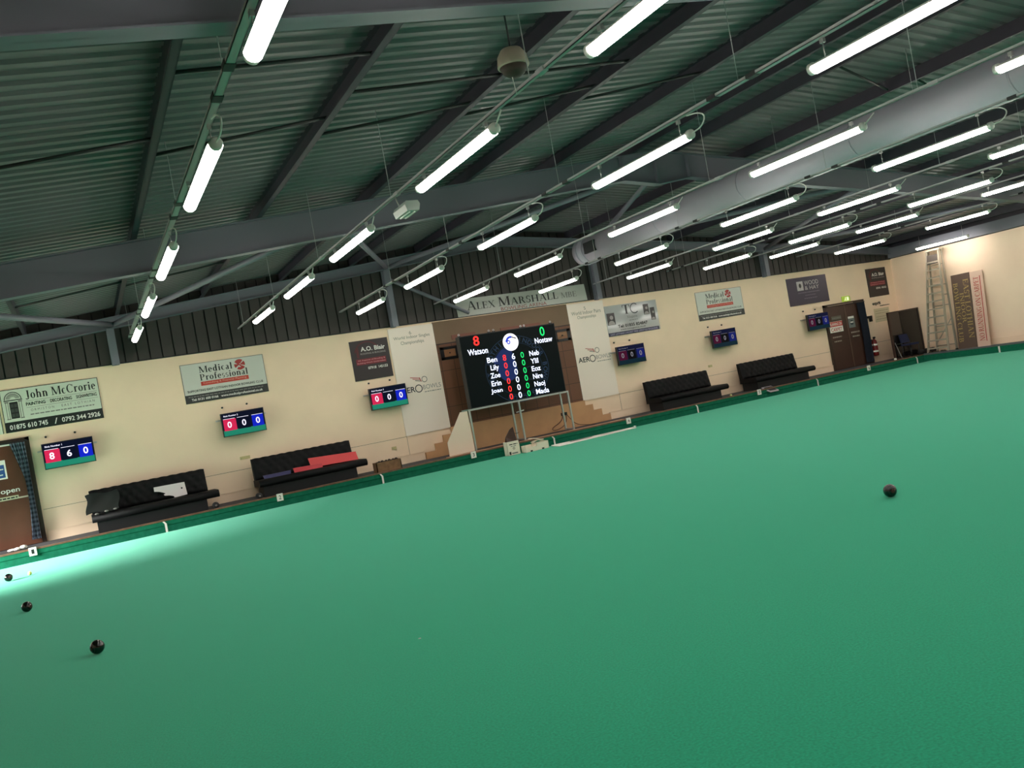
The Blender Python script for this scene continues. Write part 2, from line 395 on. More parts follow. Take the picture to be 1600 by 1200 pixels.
# rafters
def slab(b, x0, z0, x1, z1, y0, y1, h0, h1, m):
    b.hexa([(x0, y0, z0), (x0, y1, z0), (x0, y1, z0+h0), (x0, y0, z0+h0)], [(x1, y0, z1), (x1, y1, z1), (x1, y1, z1+h1), (x1, y0, z1+h1)], m)
def rafter(yc, haunch=True, depth=.47, cols=False):
    b = MB(); t = .012; fw = .09
    for s in (1, -1):
        X = lambda q: q if s > 0 else 2*RX-q
        ends = [XL if s > 0 else 2*RX-XR, RX]
        pts = [(ends[0], pur(ends[0])-depth), (9.55, pur(9.55)-depth), (RX-.0, pur(9.55)-depth-.10 if haunch else pur(RX)-depth)]
        for (xa, za), (xb, zb) in zip(pts, pts[1:]):
            slab(b, X(xa), za, X(xb), zb, yc-fw, yc+fw, .016, .016, STEEL)
            slab(b, X(xa), za, X(xb), zb, yc-t/2, yc+t/2, pur(xa)-za, pur(xb)-zb, STEEL)
        slab(b, X(ends[0]), pur(ends[0])-.016, X(RX), pur(RX)-.016, yc-fw, yc+fw, .016, .016, STEEL)
        if haunch: b.box(X(9.55)-.01, X(9.55)+.01, yc-fw, yc+fw, pur(9.55)-depth, pur(9.55), STEEL)
    if haunch: b.box(RX-.02, RX+.02, yc-fw, yc+fw, pur(9.55)-depth-.1, pur(RX), STEEL)
    return tag(b.build('roof_beam'), kind='structure')
rafter(5.15); rafter(12.70); rafter(19.62, False, .25); rafter(-2.4)
# purlins (Z section), one object each
for i, x in enumerate([-4.15, -2.4, -.65, 1.1, 2.85, 4.62, 6.35, 8.1, 9.85, 10.81, 12.56, 14.3, 16.05, 17.8, 19.55, 21.3, 23.05, 24.8]):
    z = pur(x); b = MB(); s = 1 if x < RX else -1
    b.box(x-.004, x+.004, YN, D-.06, z, z+.2, PURL); b.box(min(x, x-s*.07), max(x, x-s*.07), YN, D-.06, z, z+.006, PURL)
    b.box(min(x, x-s*.07), max(x, x-s*.07), YN, D-.06, z+.194, z+.2, PURL); b.box(x-s*.07-.003, x-s*.07+.003, YN, D-.06, z, z+.02, PURL)
    struct(b, 'purlin')
# gable posts
for x in (.88, 7.18, 13.24, 19.6):
    b = MB(); top = pur(x)-.25
    b.box(x-.075, x+.075, D-.26, D-.25, 3.56, top, STEEL); b.box(x-.004, x+.004, D-.25, D-.06, 3.56, top, STEEL); b.box(x-.075, x+.075, D-.06, D-.05, 3.56, top, STEEL)
    struct(b, 'gable_post')
# bracing tubes
for p, q in [((.95, 19.5, 4.40), (4.05, 12.85, 4.72)), ((.95, 19.5, 4.40), (-2.2, 12.85, 4.08)), ((7.18, 19.5, 5.02), (4.05, 12.85, 4.72)),
             ((7.18, 19.5, 5.02), (10.2, 12.85, 5.22)), ((13.24, 19.5, 5.02), (10.5, 12.85, 5.22)), ((13.24, 19.5, 5.02), (16.4, 12.85, 4.75)),
             ((19.6, 19.5, 4.42), (16.4, 12.85, 4.75)), ((19.6, 19.5, 4.42), (22.6, 12.85, 4.1))]:
    tag(MB().tube([p, q], .055, STEEL, 12).build('brace_tube'), kind='structure')
tag(MB().tube([(7.25, D-.22, 4.72), (9.2, D-.22, 3.66)], .045, STEEL, 10).build('brace_tube'), kind='structure')
# sag rods between purlins
for x0, x1, y0, y1 in ((-.65, 1.1, 8.95, 8.55), (1.1, 2.85, 9.08, 8.55), (2.85, 4.62, 9.12, 8.66), (4.62, 6.35, 9.1, 8.6), (6.35, 8.1, 9.1, 8.6), (1.1, 2.85, 7.02, 6.98), (2.85, 4.62, 7.9, 7.86), (4.62, 6.35, 7.9, 7.86), (-.65, 1.1, 16.4, 15.9), (1.1, 2.85, 16.4, 15.9), (10.81, 12.56, 8.7, 9.2), (12.56, 14.3, 8.7, 9.2)):
    tag(MB().tube([(x0, y0, pur(x0)+.04), (x1, y1, pur(x1)+.04)], .018, mat('rod_dark', (44, 46, 46), .6), 6).build('sag_rod'), kind='structure')

# ================================================================== DOORS
# left door (far wall, beside the first screen)
DG = mat('door_glaze_strip', (200, 190, 170), .3)
b = MB(); y0 = D-.06
b.box(-3.0, -2.93, y0, D, WK, 2.37, DKBROWN); b.box(-1.02, -.95, y0, D, WK, 2.37, DKBROWN); b.box(-3.0, -.95, y0, D, 2.30, 2.37, DKBROWN)
b.box(-2.93, -1.02, D-.012, D, WK, 2.3, DKBROWN)
d1 = tag(b.build('door_1'), kind='structure')
for xa, xb in ((-2.92, -1.985), (-1.975, -1.03)):
    b = MB(); b.box(xa, xb, D-.045, D-.013, WK+.01, 2.29, BROWN)
    b.box(xa+.02, xb-.02, D-.056, D-.045, 1.17, 1.20, DG); lf = b.build('door_leaf', d1)
    tag(MB().box((xa if xa > -2 else xb)-.02+.03, (xa if xa > -2 else xb)+.04, D-.1, D-.045, 1.0, 1.3, ALU).build('push_handle', lf))
MB().box(-2.3, -1.3, D-.1, D-.045, 2.25, 2.28, WHITEP).build('door_closer_arm', d1)
# notices on the left door
F = Face(-1.86, 1.60, D-.05); t = thing('poster', 'blue and white poster on the brown door at the left edge', 'poster', (-1.65, D-.05, 1.6))
b = MB(); b.box(-1.86, -1.43, D-.052, D-.046, 1.6, 1.98, PAPER); b.build('sheet', t)
b = MB(); rect(b, F, .02, .40, .03, .29, mat('poster_blue', (44, 84, 150), .5), .004); rect(b, F, .05, .38, .19, .21, WHITE, .006); rect(b, F, .22, .36, .08, .10, WHITE, .006); b.build('printed_picture', t)
b = MB(); F = Face(-2.0, 1.28, D-.049); fit(b, F, glyphs('to open', .01), .20, .74, 0, .11, WHITE)
tag(b.build('door_lettering', loc=(-1.55, D-.05, 1.28)), 'white words to open on the left brown door', 'lettering')
t = thing('door_plaque', 'small pale plaque under the white words on the left door', 'plaque', (-1.45, D-.05, 1.17))
MB().box(-1.66, -1.30, D-.064, D-.057, 1.17, 1.245, mat('pale_plaque', (190, 190, 160), .5)).build('plate', t)
b = MB(); F = Face(-1.66, 1.17, D-.064); small_print(b, F, .02, .34, .015, .06, INK, 3); b.split('lettering', t)
# plaid curtain beside the left door
def plaid():
    m = mat('plaid_cloth', (58, 72, 96), .9); nt = m.node_tree; bs = nt.nodes['Principled BSDF']
    tc = nt.nodes.new('ShaderNodeTexCoord'); sp = nt.nodes.new('ShaderNodeSeparateXYZ'); nt.links.new(tc.outputs['Object'], sp.inputs[0])
    outs = []
    for ax, sc in (('X', 95), ('Z', 68)):
        mu = nt.nodes.new('ShaderNodeMath'); mu.operation = 'MULTIPLY'; mu.inputs[1].default_value = sc
        sn = nt.nodes.new('ShaderNodeMath'); sn.operation = 'SINE'; nt.links.new(sp.outputs[ax], mu.inputs[0]); nt.links.new(mu.outputs[0], sn.inputs[0])
        outs.append(sn)
    ad = nt.nodes.new('ShaderNodeMath'); ad.operation = 'ADD'; nt.links.new(outs[0].outputs[0], ad.inputs[0]); nt.links.new(outs[1].outputs[0], ad.inputs[1])
    r = nt.nodes.new('ShaderNodeValToRGB'); r.color_ramp.elements[0].color = lin((24, 28, 40)); r.color_ramp.elements[1].color = lin((126, 140, 160))
    r.color_ramp.elements[0].position = .0; r.color_ramp.elements[1].position = 1
    md = nt.nodes.new('ShaderNodeMapRange'); md.inputs[1].default_value = -2; md.inputs[2].default_value = 2
    nt.links.new(ad.outputs[0], md.inputs[0]); nt.links.new(md.outputs[0], r.inputs[0]); nt.links.new(r.outputs[0], bs.inputs['Base Color']); return m
def curtain(xs_fn, z0, z1, yc, m, n=36, rows=16, amp=.025, folds=6, th=.006):
    b = MB(); vs = []
    for j in range(rows+1):
        z = z0+(z1-z0)*j/rows; xa, xb = xs_fn(j/rows)
        for i in range(n+1):
            u = i/n; vs.append((xa+(xb-xa)*u, yc+amp*math.sin(u*folds*2*PI+.4*math.sin(j*.5)), z))
    k = n+1; fs = [(j*k+i, j*k+i+1, (j+1)*k+i+1, (j+1)*k+i) for j in range(rows) for i in range(n)]
    b.add(vs, fs, m, True); m0 = len(vs)
    b.add([(x, y+th, z) for x, y, z in vs], fs, m, True); return b
def cx(t): # bottom to top
    left = -1.20+.06*math.sin(t*PI)*1.2 if t < .62 else -1.13-.17*((t-.62)/.38)
    return (left, -1.03)
t = thing('curtain', 'blue and grey plaid curtain hanging at the right side of the left door', 'curtain', (-1.1, D-.13, .3))
curtain(cx, .3, 2.28, D-.13, plaid()).build('cloth', t)
MB().tube([(-1.9, D-.13, 2.30), (-.98, D-.13, 2.30)], .012, DARKC).build('curtain_rail', t)
# doormat with cloth by left door
t = tag(MB().box(-1.75, -1.15, 18.75, 19.15, WK, WK+.015, mat('doormat_black', (24, 24, 26), .95)).build('doormat', loc=(-1.45, 18.95, WK)), 'black doormat on the walkway before the left door', 'mat')
b = MB(); r = random.Random(3)
for c in ((-1.42, 18.9, .03), (-1.32, 18.93, .04), (-1.52, 18.95, .025)): b.lathe([(.0, 0), (.06, .01), (.075, c[2]*.9), (.05, c[2]*1.7), (.01, c[2]*2)], (c[0], c[1], WK+.016), PAPER, 10)
tag(b.build('cloth', loc=(-1.42, 18.92, WK+.016)), 'crumpled white cloth lying on the black doormat', 'cloth')
# right door
b = MB(); b.box(21.94, 22.02, D-.06, D, WK, 2.38, DKBROWN); b.box(23.77, 23.85, D-.06, D, WK, 2.38, DKBROWN); b.box(21.94, 23.85, D-.06, D, 2.3, 2.38, DKBROWN); b.box(22.02, 23.77, D-.012, D, WK, 2.3, DKBROWN)
d2 = tag(b.build('door_2'), kind='structure')
for xa, xb in ((22.03, 22.885), (22.905, 23.76)):
    lf = MB().box(xa, xb, D-.045, D-.013, WK+.01, 2.29, DOOR2M).build('door_leaf', d2)
    MB().box(xa+.02, xb-.02, D-.052, D-.045, 1.16, 1.18, DKBROWN).build('middle_rail', lf)
MB().box(22.884, 22.906, D-.05, D-.013, WK+.01, 2.29, mat('meeting_strip', (104, 84, 70), .4)).build('meeting_strip', d2)
MB().box(22.1, 23.3, D-.08, D-.06, 2.31, 2.335, mat('frame_strip', (150, 130, 118), .3)).build('closer_rail', d2)
t = thing('curtain', 'dark navy curtain hanging over the right side of the far double door', 'curtain', (23.55, D-.12, .25))
curtain(lambda t: (23.42+.03*math.sin(3*t), 23.78), .25, 2.28, D-.12, mat('navy_cloth', (22, 28, 42), .9), folds=5).build('cloth', t)
MB().tube([(22.9, D-.12, 2.30), (23.8, D-.12, 2.30)], .012, DARKC).build('curtain_rail', t)
# notices on the right door
t = thing('warning_notice', 'white and red running on carpet notice on the far double door', 'notice', (22.25, D-.05, 1.5))
MB().box(22.05, 22.66, D-.054, D-.046, 1.44, 1.80, PAPER).build('sheet', t)
b = MB(); F = Face(22.05, 1.44, D-.054); rect(b, F, 0, .61, .19, .35, mat('notice_red', (196, 60, 50), .5), .002); fit(b, F, glyphs('RUNNING ON', .012), .04, .57, .22, .32, WHITE); fit(b, F, glyphs('CARPET', .012), .05, .56, .03, .15, REDINK); b.split('lettering', t)
t = thing('faded_notice', 'faded grey notice above the red carpet notice on the far door', 'notice', (22.4, D-.05, 1.87))
MB().box(22.2, 22.66, D-.052, D-.046, 1.85, 1.97, mat('faded_grey', (96, 96, 84), .6)).build('sheet', t)
b = MB(); F = Face(22.2, 1.85, D-.052); small_print(b, F, .03, .43, .03, .08, GREYINK, 8); b.split('lettering', t)
t = thing('door_poster', 'white topped grey poster on the right leaf of the far door', 'poster', (23.1, D-.05, 1.5))
MB().box(22.96, 23.26, D-.052, D-.046, 1.5, 1.88, mat('poster_grey', (110, 120, 120), .5)).build('sheet', t)
b = MB(); F = Face(22.96, 1.5, D-.052); rect(b, F, 0, .28, .31, .38, WHITE, .003); disc(b, F, .15, .17, .08, mat('poster_dark', (40, 60, 66), .5)); rect(b, F, .08, .22, .16, .20, WHITE, .006); b.build('printed_picture', t)
for (u, v, n) in ((22.1, 1.22, 0), (22.98, 1.28, 1)):
    b = MB(); F = Face(u, v-.12, D-.046)
    small_print(b, F, .02, .44, .14, .22, mat('pale_lettering', (150, 144, 130), .6), 11+n); small_print(b, F, .06, .40, 0, .08, MATS['pale_lettering'], 21+n)
    lt = thing('door_lettering', ('faint two line lettering low on the left leaf of the far door', 'faint two line lettering on the right leaf of the far door')[n], 'lettering', (u+.2, D-.05, v-.12)); b.split('lettering', lt)

# ================================================================== SIGNS ON THE FAR WALL
NAVYB = mat('sign_black', (22, 30, 28), .4)
def panel(name, label, x0, x1, z0, z1, m, edge=None, y=D, th=.02, cat='sign', group=None):
    t = thing(name, label, cat, ((x0+x1)/2, y, z0), group)
    b = MB(); b.box(x0, x1, y-th, y-.001, z0, z1, m)
    b.build('panel', t)
    if edge:
        e = MB(); w = .012
        for a in ((x0, x1, z1-w, z1), (x0, x0+w, z0, z1), (x1-w, x1, z0, z1)): e.box(a[0], a[1], y-th-.002, y-th+.001, a[2], a[3], edge)
        e.build('border', t)
    return t, Face(x0, z0, y-th)
# John McCrorie
MC = mat('mccrorie_white', (206, 216, 200), .35)
t, F = panel('sign_board', 'white signwriting board with a doorway picture and two phone numbers, above left', -1.32, .48, 2.5, 3.37, MC, INK)
b = MB(); b.box(-1.32, .48, D-.024, D-.0195, 2.5, 2.71, NAVYB); b.build('footer_band', t)
b = MB()
fit(b, F, serif_text('John McCrorie'), .44, 1.74, .62, .81, INK)
fit(b, F, glyphs('PAINTING', .02), .43, .78, .49, .56, INK); fit(b, F, glyphs('DECORATING', .02), .87, 1.27, .49, .56, INK); fit(b, F, glyphs('SIGNWRITING', .02), 1.35, 1.74, .49, .56, INK)
fit(b, F, glyphs('ORMISTON', 0, 1.6), .50, .92, .37, .42, GREYINK); fit(b, F, glyphs('EAST LOTHIAN', 0, 1.6), 1.06, 1.68, .37, .42, GREYINK)
small_print(b, F, .48, 1.66, .29, .325, GREYINK, 5)
for v in (.59, .455): line(b, F, .43, v, 1.75, v, .006, GREYINK)
fit(b, F, glyphs('01875 610 745', .02), .08, .76, .05, .15, WHITE, .008); fit(b, F, glyphs('/', .01), .88, .94, .04, .16, WHITE, .008); fit(b, F, glyphs('0792 344 2926', .02), 1.02, 1.74, .05, .15, WHITE, .008)
b.split('lettering', t)
b = MB()
disc(b, F, .215, .66, .155, INK, .003, 0, 180, .14); disc(b, F, .215, .66, .125, GREYINK, .003, 8, 172, .05)
for a in range(15, 180, 15): line(b, F, .215+.05*math.cos(math.radians(a)), .66+.05*math.sin(math.radians(a)), .215+.125*math.cos(math.radians(a)), .66+.125*math.sin(math.radians(a)), .007, MC, .005)
rect(b, F, .05, .38, .635, .655, INK); rect(b, F, .14, .29, .27, .61, INK)
for u in (.155, .222):
    for v in (.3, .4, .5): rect(b, F, u, u+.055, v, v+.07, mat('door_print_grey', (60, 66, 62), .5), .005)
for u in (.07, .31): rect(b, F, u, u+.012, .27, .62, GREYINK); rect(b, F, u+.04, u+.052, .27, .62, GREYINK); rect(b, F, u-.01, u+.062, .60, .625, GREYINK); rect(b, F, u-.01, u+.062, .26, .28, GREYINK)
b.build('doorway_picture', t)
t2, F2 = panel('sign_board', 'white board whose right edge touches the doorway picture sign, left edge of photo', -3.2, -1.36, 2.5, 3.37, MC, INK)
# Medical Professional (two)
def med(x0, z0, w, label):
    t, F = panel('sign_board', label, x0, x0+w, z0, z0+.87, mat('med_white', (204, 208, 198), .3), GREYINK, group='white medical office signs')
    b = MB(); b.box(x0, x0+w, D-.024, D-.0195, z0, z0+.185, mat('med_charcoal', (44, 46, 46), .4)); b.build('footer_band', t)
    b = MB(); b.box(x0+.38, x0+1.42, D-.024, D-.0195, z0+.355, z0+.445, mat('med_red', (190, 60, 46), .45)); b.build('red_band', t)
    b = MB()
    fit(b, F, serif_text('Medical'), .38, 1.10, .64, .79, INK); fit(b, F, serif_text('Professional'), .38, 1.42, .47, .62, INK)
    fit(b, F, glyphs('Consulting & Financial Planning', 0), .43, 1.37, .375, .43, mat('pale_red_print', (230, 170, 150), .5), .007)
    fit(b, F, glyphs('SUPPORTING EAST LOTHIAN INDOOR BOWLING CLUB', .012), .07, 1.72, .235, .285, INK)
    small_print(b, F, .07, 1.70, .12, .155, GREYINK, 4, .007)
    fit(b, F, glyphs('Tel: 0131 600 0166   www.medicalprofessional.co.uk', .02), .13, 1.68, .03, .10, WHITE, .007); b.split('lettering', t)
    b = MB(); R = mat('med_logo_red', (170, 50, 44), .4)
    disc(b, F, 1.27, .71, .12, R, .003, 50, 150, .02); disc(b, F, 1.27, .71, .12, R, .003, 170, 215, .0, 10); disc(b, F, 1.27, .71, .12, R, .003, 235, 330, .06); disc(b, F, 1.27, .71, .12, R, .003, -15, 35, .02)
    line(b, F, 1.20, .76, 1.36, .62, .03, R, .005); b.build('ampersand_logo', t)
med(2.13, 2.5, 1.81, 'white medical sign over the second rink screen from the left')
med(16.76, 2.51, 1.82, 'white medical sign above the fifth rink screen, right of the banners')
# A.O. Blair (two)
def blair(x0, label):
    t, F = panel('sign_board', label, x0, x0+.975, 2.39, 3.36, mat('blair_black', (44, 34, 36), .4), group='black roofing signs')
    b = MB(); rect(b, F, .10, .86, .375, .52, mat('blair_red', (120, 26, 40), .5), .003); disc(b, F, .42, .60, .34, mat('blair_dark_red', (84, 24, 30), .5), .003, 20, 165, .31); rect(b, F, .14, .20, .55, .80, MATS['blair_dark_red']); b.build('red_band', t)
    b = MB(); fit(b, F, glyphs('A.O. Blair', .025), .26, .88, .70, .81, WHITE); fit(b, F, glyphs('ROOFING & BUILDING', 0), .24, .88, .62, .66, mat('dim_white', (170, 165, 160), .5))
    fit(b, F, glyphs('All Aspects of Roofing &', .01), .14, .84, .46, .50, mat('pink_print', (214, 150, 150), .5), .007); fit(b, F, glyphs('Building Work Undertaken', .01), .12, .84, .395, .435, MATS['pink_print'], .007)
    fit(b, F, glyphs('07918  145153', .02), .37, .87, .25, .315, WHITE); b.split('lettering', t)
blair(6.0, 'black roofing sign over the third rink screen beside the tall white banner')
blair(24.24, 'black roofing sign near the corner, above the tall dark board')
# tall white banners
BAN = mat('banner_white', (244, 230, 216), .35)
def banner(x0, label, num, l1, l2):
    t, F = panel('banner', label, x0, x0+1.2, .86, 3.54, BAN, None, D, .03, 'banner')
    b = MB(); G = mat('faded_gold', (150, 146, 128), .6)
    fit(b, F, glyphs(num), .54, .60, 2.48, 2.57, G); fit(b, F, glyphs(l1, .006), .11, 1.08, 2.36, 2.46, G); fit(b, F, glyphs(l2, .006), .28, .90, 2.22, 2.33, G)
    fit(b, F, glyphs('AER', .014), .07, .445, 1.04, 1.18, INK); disc(b, F, .54, 1.11, .10, INK, .004, r2=.078); fit(b, F, glyphs('BOWLS', -.01), .66, 1.14, 1.07, 1.18, GREYINK)
    small_print(b, F, .68, 1.13, .99, 1.02, GREYINK, 9); b.split('lettering', t)
    b = MB(); disc(b, F, .73, 1.32, .075, INK, .004, r2=.062)
    for k, m in enumerate((REDINK, REDINK, INK)): line(b, F, .36+.06*k, 1.41-.045*k, .62, 1.36-.035*k, .016, m)
    line(b, F, .60, 1.38, .64, 1.27, .02, REDINK); b.build('winged_logo', t)
banner(7.02, 'tall white banner left of the big electronic scoreboard', '6', 'World Indoor Singles', 'Championships')
banner(12.24, 'tall white banner right of the big electronic scoreboard', '5', 'World Indoor Pairs', 'Championships')
# Alex Marshall sign leaning at the cladding
t = thing('arena_sign', 'long pale grey arena sign with big capitals, above the brown panels', 'sign', (10.93, D-.06, 3.6))
b = MB(); b.hexa([(8.96, D-.07, 3.6), (12.93, D-.07, 3.6), (12.90, D-.07, 4.05), (8.93, D-.07, 4.05)][::-1], [(8.96, D-.05, 3.6), (12.93, D-.05, 3.6), (12.90, D-.05, 4.05), (8.93, D-.05, 4.05)][::-1], mat('arena_grey', (176, 180, 172), .45)); b.build('panel', t)
F = Face(8.94, 3.59, D-.07); b = MB()
fit(b, F, serif_text('Alex', smallcaps=True), .30, 1.12, .15, .38, INK); fit(b, F, serif_text('Marshall', smallcaps=True), 1.22, 3.06, .15, .39, INK)
fit(b, F, serif_text('MBE'), 3.16, 3.66, .15, .30, GREYINK); fit(b, F, glyphs('BOWLING ARENA', 0), 1.27, 2.67, .025, .115, mat('arena_red', (140, 50, 52), .5)); b.split('lettering', t)
# TC Magazine
TCG = mat('tc_grey', (176, 178, 178), .08)
t, F = panel('sign_board', 'glossy grey magazine sign with monochrome photos, right of the second banner', 13.46, 15.28, 2.48, 3.35, TCG)
MB().box(13.46, 15.24, D-.024, D-.0195, 2.48, 2.58, mat('tc_navy', (52, 50, 74), .4)).build('footer_band', t)
b = MB(); fit(b, F, serif_text('T'), .60, .86, .58, .84, INK); disc(b, F, 1.02, .71, .15, INK, .004, 45, 315, .125); fit(b, F, serif_text('Ma'), .72, .86, .45, .53, GREYINK); fit(b, F, glyphs('gazine', .01), .87, 1.08, .43, .52, GREYINK)
fit(b, F, glyphs('Tel: 01835 824847', .03), .36, 1.40, .21, .30, INK); fit(b, F, glyphs('www.tcmagazine.co.uk', .01), .42, 1.32, .125, .18, INK)
small_print(b, F, .78, 1.08, .37, .40, GREYINK, 6); fit(b, F, glyphs('EAST LOTHIAN LARGEST FREE LIFESTYLE MAGAZINE', 0), .06, 1.72, .025, .075, mat('pale_violet', (170, 170, 196), .5), .007); b.split('lettering', t)
b = MB(); DKP = mat('photo_dark', (38, 34, 34), .3); MDP = mat('photo_mid', (150, 146, 142), .3)
for (u0, u1, v0, v1) in ((.03, .30, .32, .66), (1.33, 1.52, .48, .78), (1.56, 1.72, .30, .66)):
    b = MB(); rect(b, F, u0, u1, v0, v1, DKP, .003); disc(b, F, (u0+u1)/2+.02, v0+(v1-v0)*.62, (u1-u0)*.22, MDP, .005); disc(b, F, (u0+u1)/2, v0+.01, (u1-u0)*.42, MDP, .005, 0, 180); b.build('photo_print', t)
# Wood & Hay
t, F = panel('sign_board', 'dark purple sign with a pale square emblem, above the right double door', 20.53, 22.31, 2.51, 3.40, mat('wood_purple', (44, 38, 62), .4))
b = MB(); g = mat('pale_grey_print', (196, 194, 196), .5); fit(b, F, glyphs('WOOD', 0), .76, 1.40, .62, .76, g); fit(b, F, glyphs('& HAY', 0), .76, 1.40, .46, .59, g)
small_print(b, F, .42, 1.40, .36, .41, mat('dim_violet', (110, 106, 124), .5), 3); small_print(b, F, .72, 1.2, .27, .31, MATS['dim_violet'], 4); small_print(b, F, .66, 1.26, .17, .21, MATS['dim_violet'], 5); b.split('lettering', t)
b = MB(); rect(b, F, .42, .70, .46, .76, g); disc(b, F, .56, .62, .055, INK, .005, sy=1.3); rect(b, F, .555, .565, .5, .57, INK, .005); b.build('tree_emblem', t)
# exit sign, papers near corner
t = thing('exit_sign', 'small green lit exit sign above the right double door', 'sign', (23.06, D-.02, 2.38))
MB().box(22.89, 23.23, D-.05, D-.001, 2.39, 2.57, mat('exit_green', (150, 176, 60), .5, emit=.5)).build('housing', t)
b = MB(); F = Face(22.89, 2.39, D-.05); g = mat('exit_pale', (235, 240, 190), .5, emit=.8); rect(b, F, .18, .28, .03, .15, g); disc(b, F, .12, .13, .02, g, .004, n=12); line(b, F, .12, .11, .10, .06, .03, g, .004); line(b, F, .10, .07, .05, .03, .018, g, .004); line(b, F, .10, .07, .15, .03, .018, g, .004); b.build('running_figure', t)
b = MB(); F = Face(24.30, 2.0, D-.003); fit(b, F, glyphs('esprit', .04), 0, .42, .08, .22, INK); small_print(b, F, .36, .84, .04, .08, INK, 5)
tag(b.build('wall_lettering', loc=(24.6, D-.003, 2.0)), 'black word painted on the wall under the corner roofing sign', 'lettering')
t, F = panel('paper_notice', 'large pale paper notice right of the far door, under black lettering', 24.32, 25.08, 1.52, 1.98, mat('aged_paper', (206, 194, 158), .7), None, D, .004, 'notice')
b = MB(); [small_print(b, F, .06, .70, v, v+.03, mat('pale_pencil', (150, 142, 116), .7), 30+i) for i, v in enumerate((.36, .28, .16, .08))]; b.split('lettering', t)
t = thing('hose_hook', 'small black bracket on the wall between the far door and the paper notice', 'bracket', (24.02, D-.04, 1.55))
MB().box(23.92, 24.14, D-.05, D, 1.70, 1.78, BLACKP).build('backplate', t); MB().box(24.0, 24.08, D-.09, D-.01, 1.58, 1.70, BLACKP).build('hook', t)

# ================================================================== RINK SCREENS
def tv(k, x0, vals, e, label):
    z0, w, h = 1.635, .94, .525; yb = D-.17; yf = D-.25
    t = thing('wall_screen', label, 'screen', (x0+w/2, D-.2, z0), 'rink score screens')
    MB().box(x0, x0+w, yf+.002, yb, z0, z0+h, BLACKP).build('bezel', t)
    b = MB(); b.box(x0+.3, x0+.64, yb-.01, D-.001, z0+.15, z0+.4, DARKC); b.box(x0-.09, x0+w+.07, D-.05, D-.02, z0+.37, z0+.40, ALU); b.box(x0+.25, x0+.28, D-.13, D-.02, z0+.36, z0+.41, ALU); b.build('wall_bracket', t)
    F = Face(x0, z0, yf); b = MB()
    q = lambda n, c, s=1: mat('screen_%s_%d' % (n, k), c, .25, emit=e*s)
    rect(b, F, .015, w-.015, .015, h-.015, q('navy', (10, 16, 36) if e > .6 else (30, 44, 110)), .001)
    rect(b, F, .015, w-.015, .015, .14, q('teal', (34, 132, 106) if e > .6 else (30, 84, 110)), .002)
    rect(b, F, .035, .31, .13, .385, q('red', (214, 40, 84) if e > .6 else (150, 34, 96)), .003); rect(b, F, .34, .61, .13, .385, q('black', (8, 14, 34)), .003); rect(b, F, .655, .905, .13, .385, q('blue', (18, 36, 196) if e > .6 else (50, 70, 215)), .003)
    b.build('display', t)
    b = MB(); wt = q('white', (240, 236, 255), 1.3)
    for i, u in enumerate((.16, .475, .78)): fit(b, F, glyphs(vals[i], .02), u-.045, u+.045, .19, .33, wt, .006)
    fit(b, F, glyphs('Rink Number %d' % (k+1), .01), .06, .37, .44, .475, wt, .006)
    for u in (.04, .34, .655): rect(b, F, u, u+.25, .388, .396, wt, .006)
    b.split('screen_text', t)
    names = ['first', 'second', 'third', 'fourth', 'fifth', 'sixth']
    for s, dx in (('left', .10), ('right', .64)):
        tag(MB().lathe([(.022, 0), (.022, .03), (.012, .035)], (x0+dx, D-.035, 2.30), BLACKP, 12, 'y').build('wall_peg', loc=(x0+dx, D, 2.30)), '%s black peg above the %s rink screen from the left' % (s, names[k]), 'peg', 'black pegs above the rink screens')
tv(0, -.75, '860', 1.0, 'wall screen showing 8 6 0 by the left door')
tv(1, 2.76, '000', .9, 'wall screen showing three zeros above the red items sofa, second from left')
tv(2, 6.21, '000', .9, 'wall screen overlapping the left tall banner')
tv(3, 13.48, '000', .13, 'dim wall screen just right of the right tall banner')
tv(4, 16.93, '000', .13, 'dim wall screen between the two sofas on the right')
tv(5, 20.93, '000', .13, 'dim wall screen overlapping the right double door')
# thermostats / labels on the wall
for x, z, w, lab in ((3.05, 1.07, .22, 'small yellowed plate on the wall above the second sofa'), (16.8, 1.1, .14, 'small grey plate on the wall above the third sofa'), (6.60, .60, .12, 'tiny pale socket above the wooden box')):
    t = thing('wall_plate', lab, 'plate', (x, D, z)); MB().box(x, x+w, D-.015, D, z, z+.07, mat('yellowed', (196, 182, 130), .5)).build('plate', t); MB().box(x+.02, x+.035, D-.017, D-.014, z+.02, z+.035, GREYINK).build('screw', t)

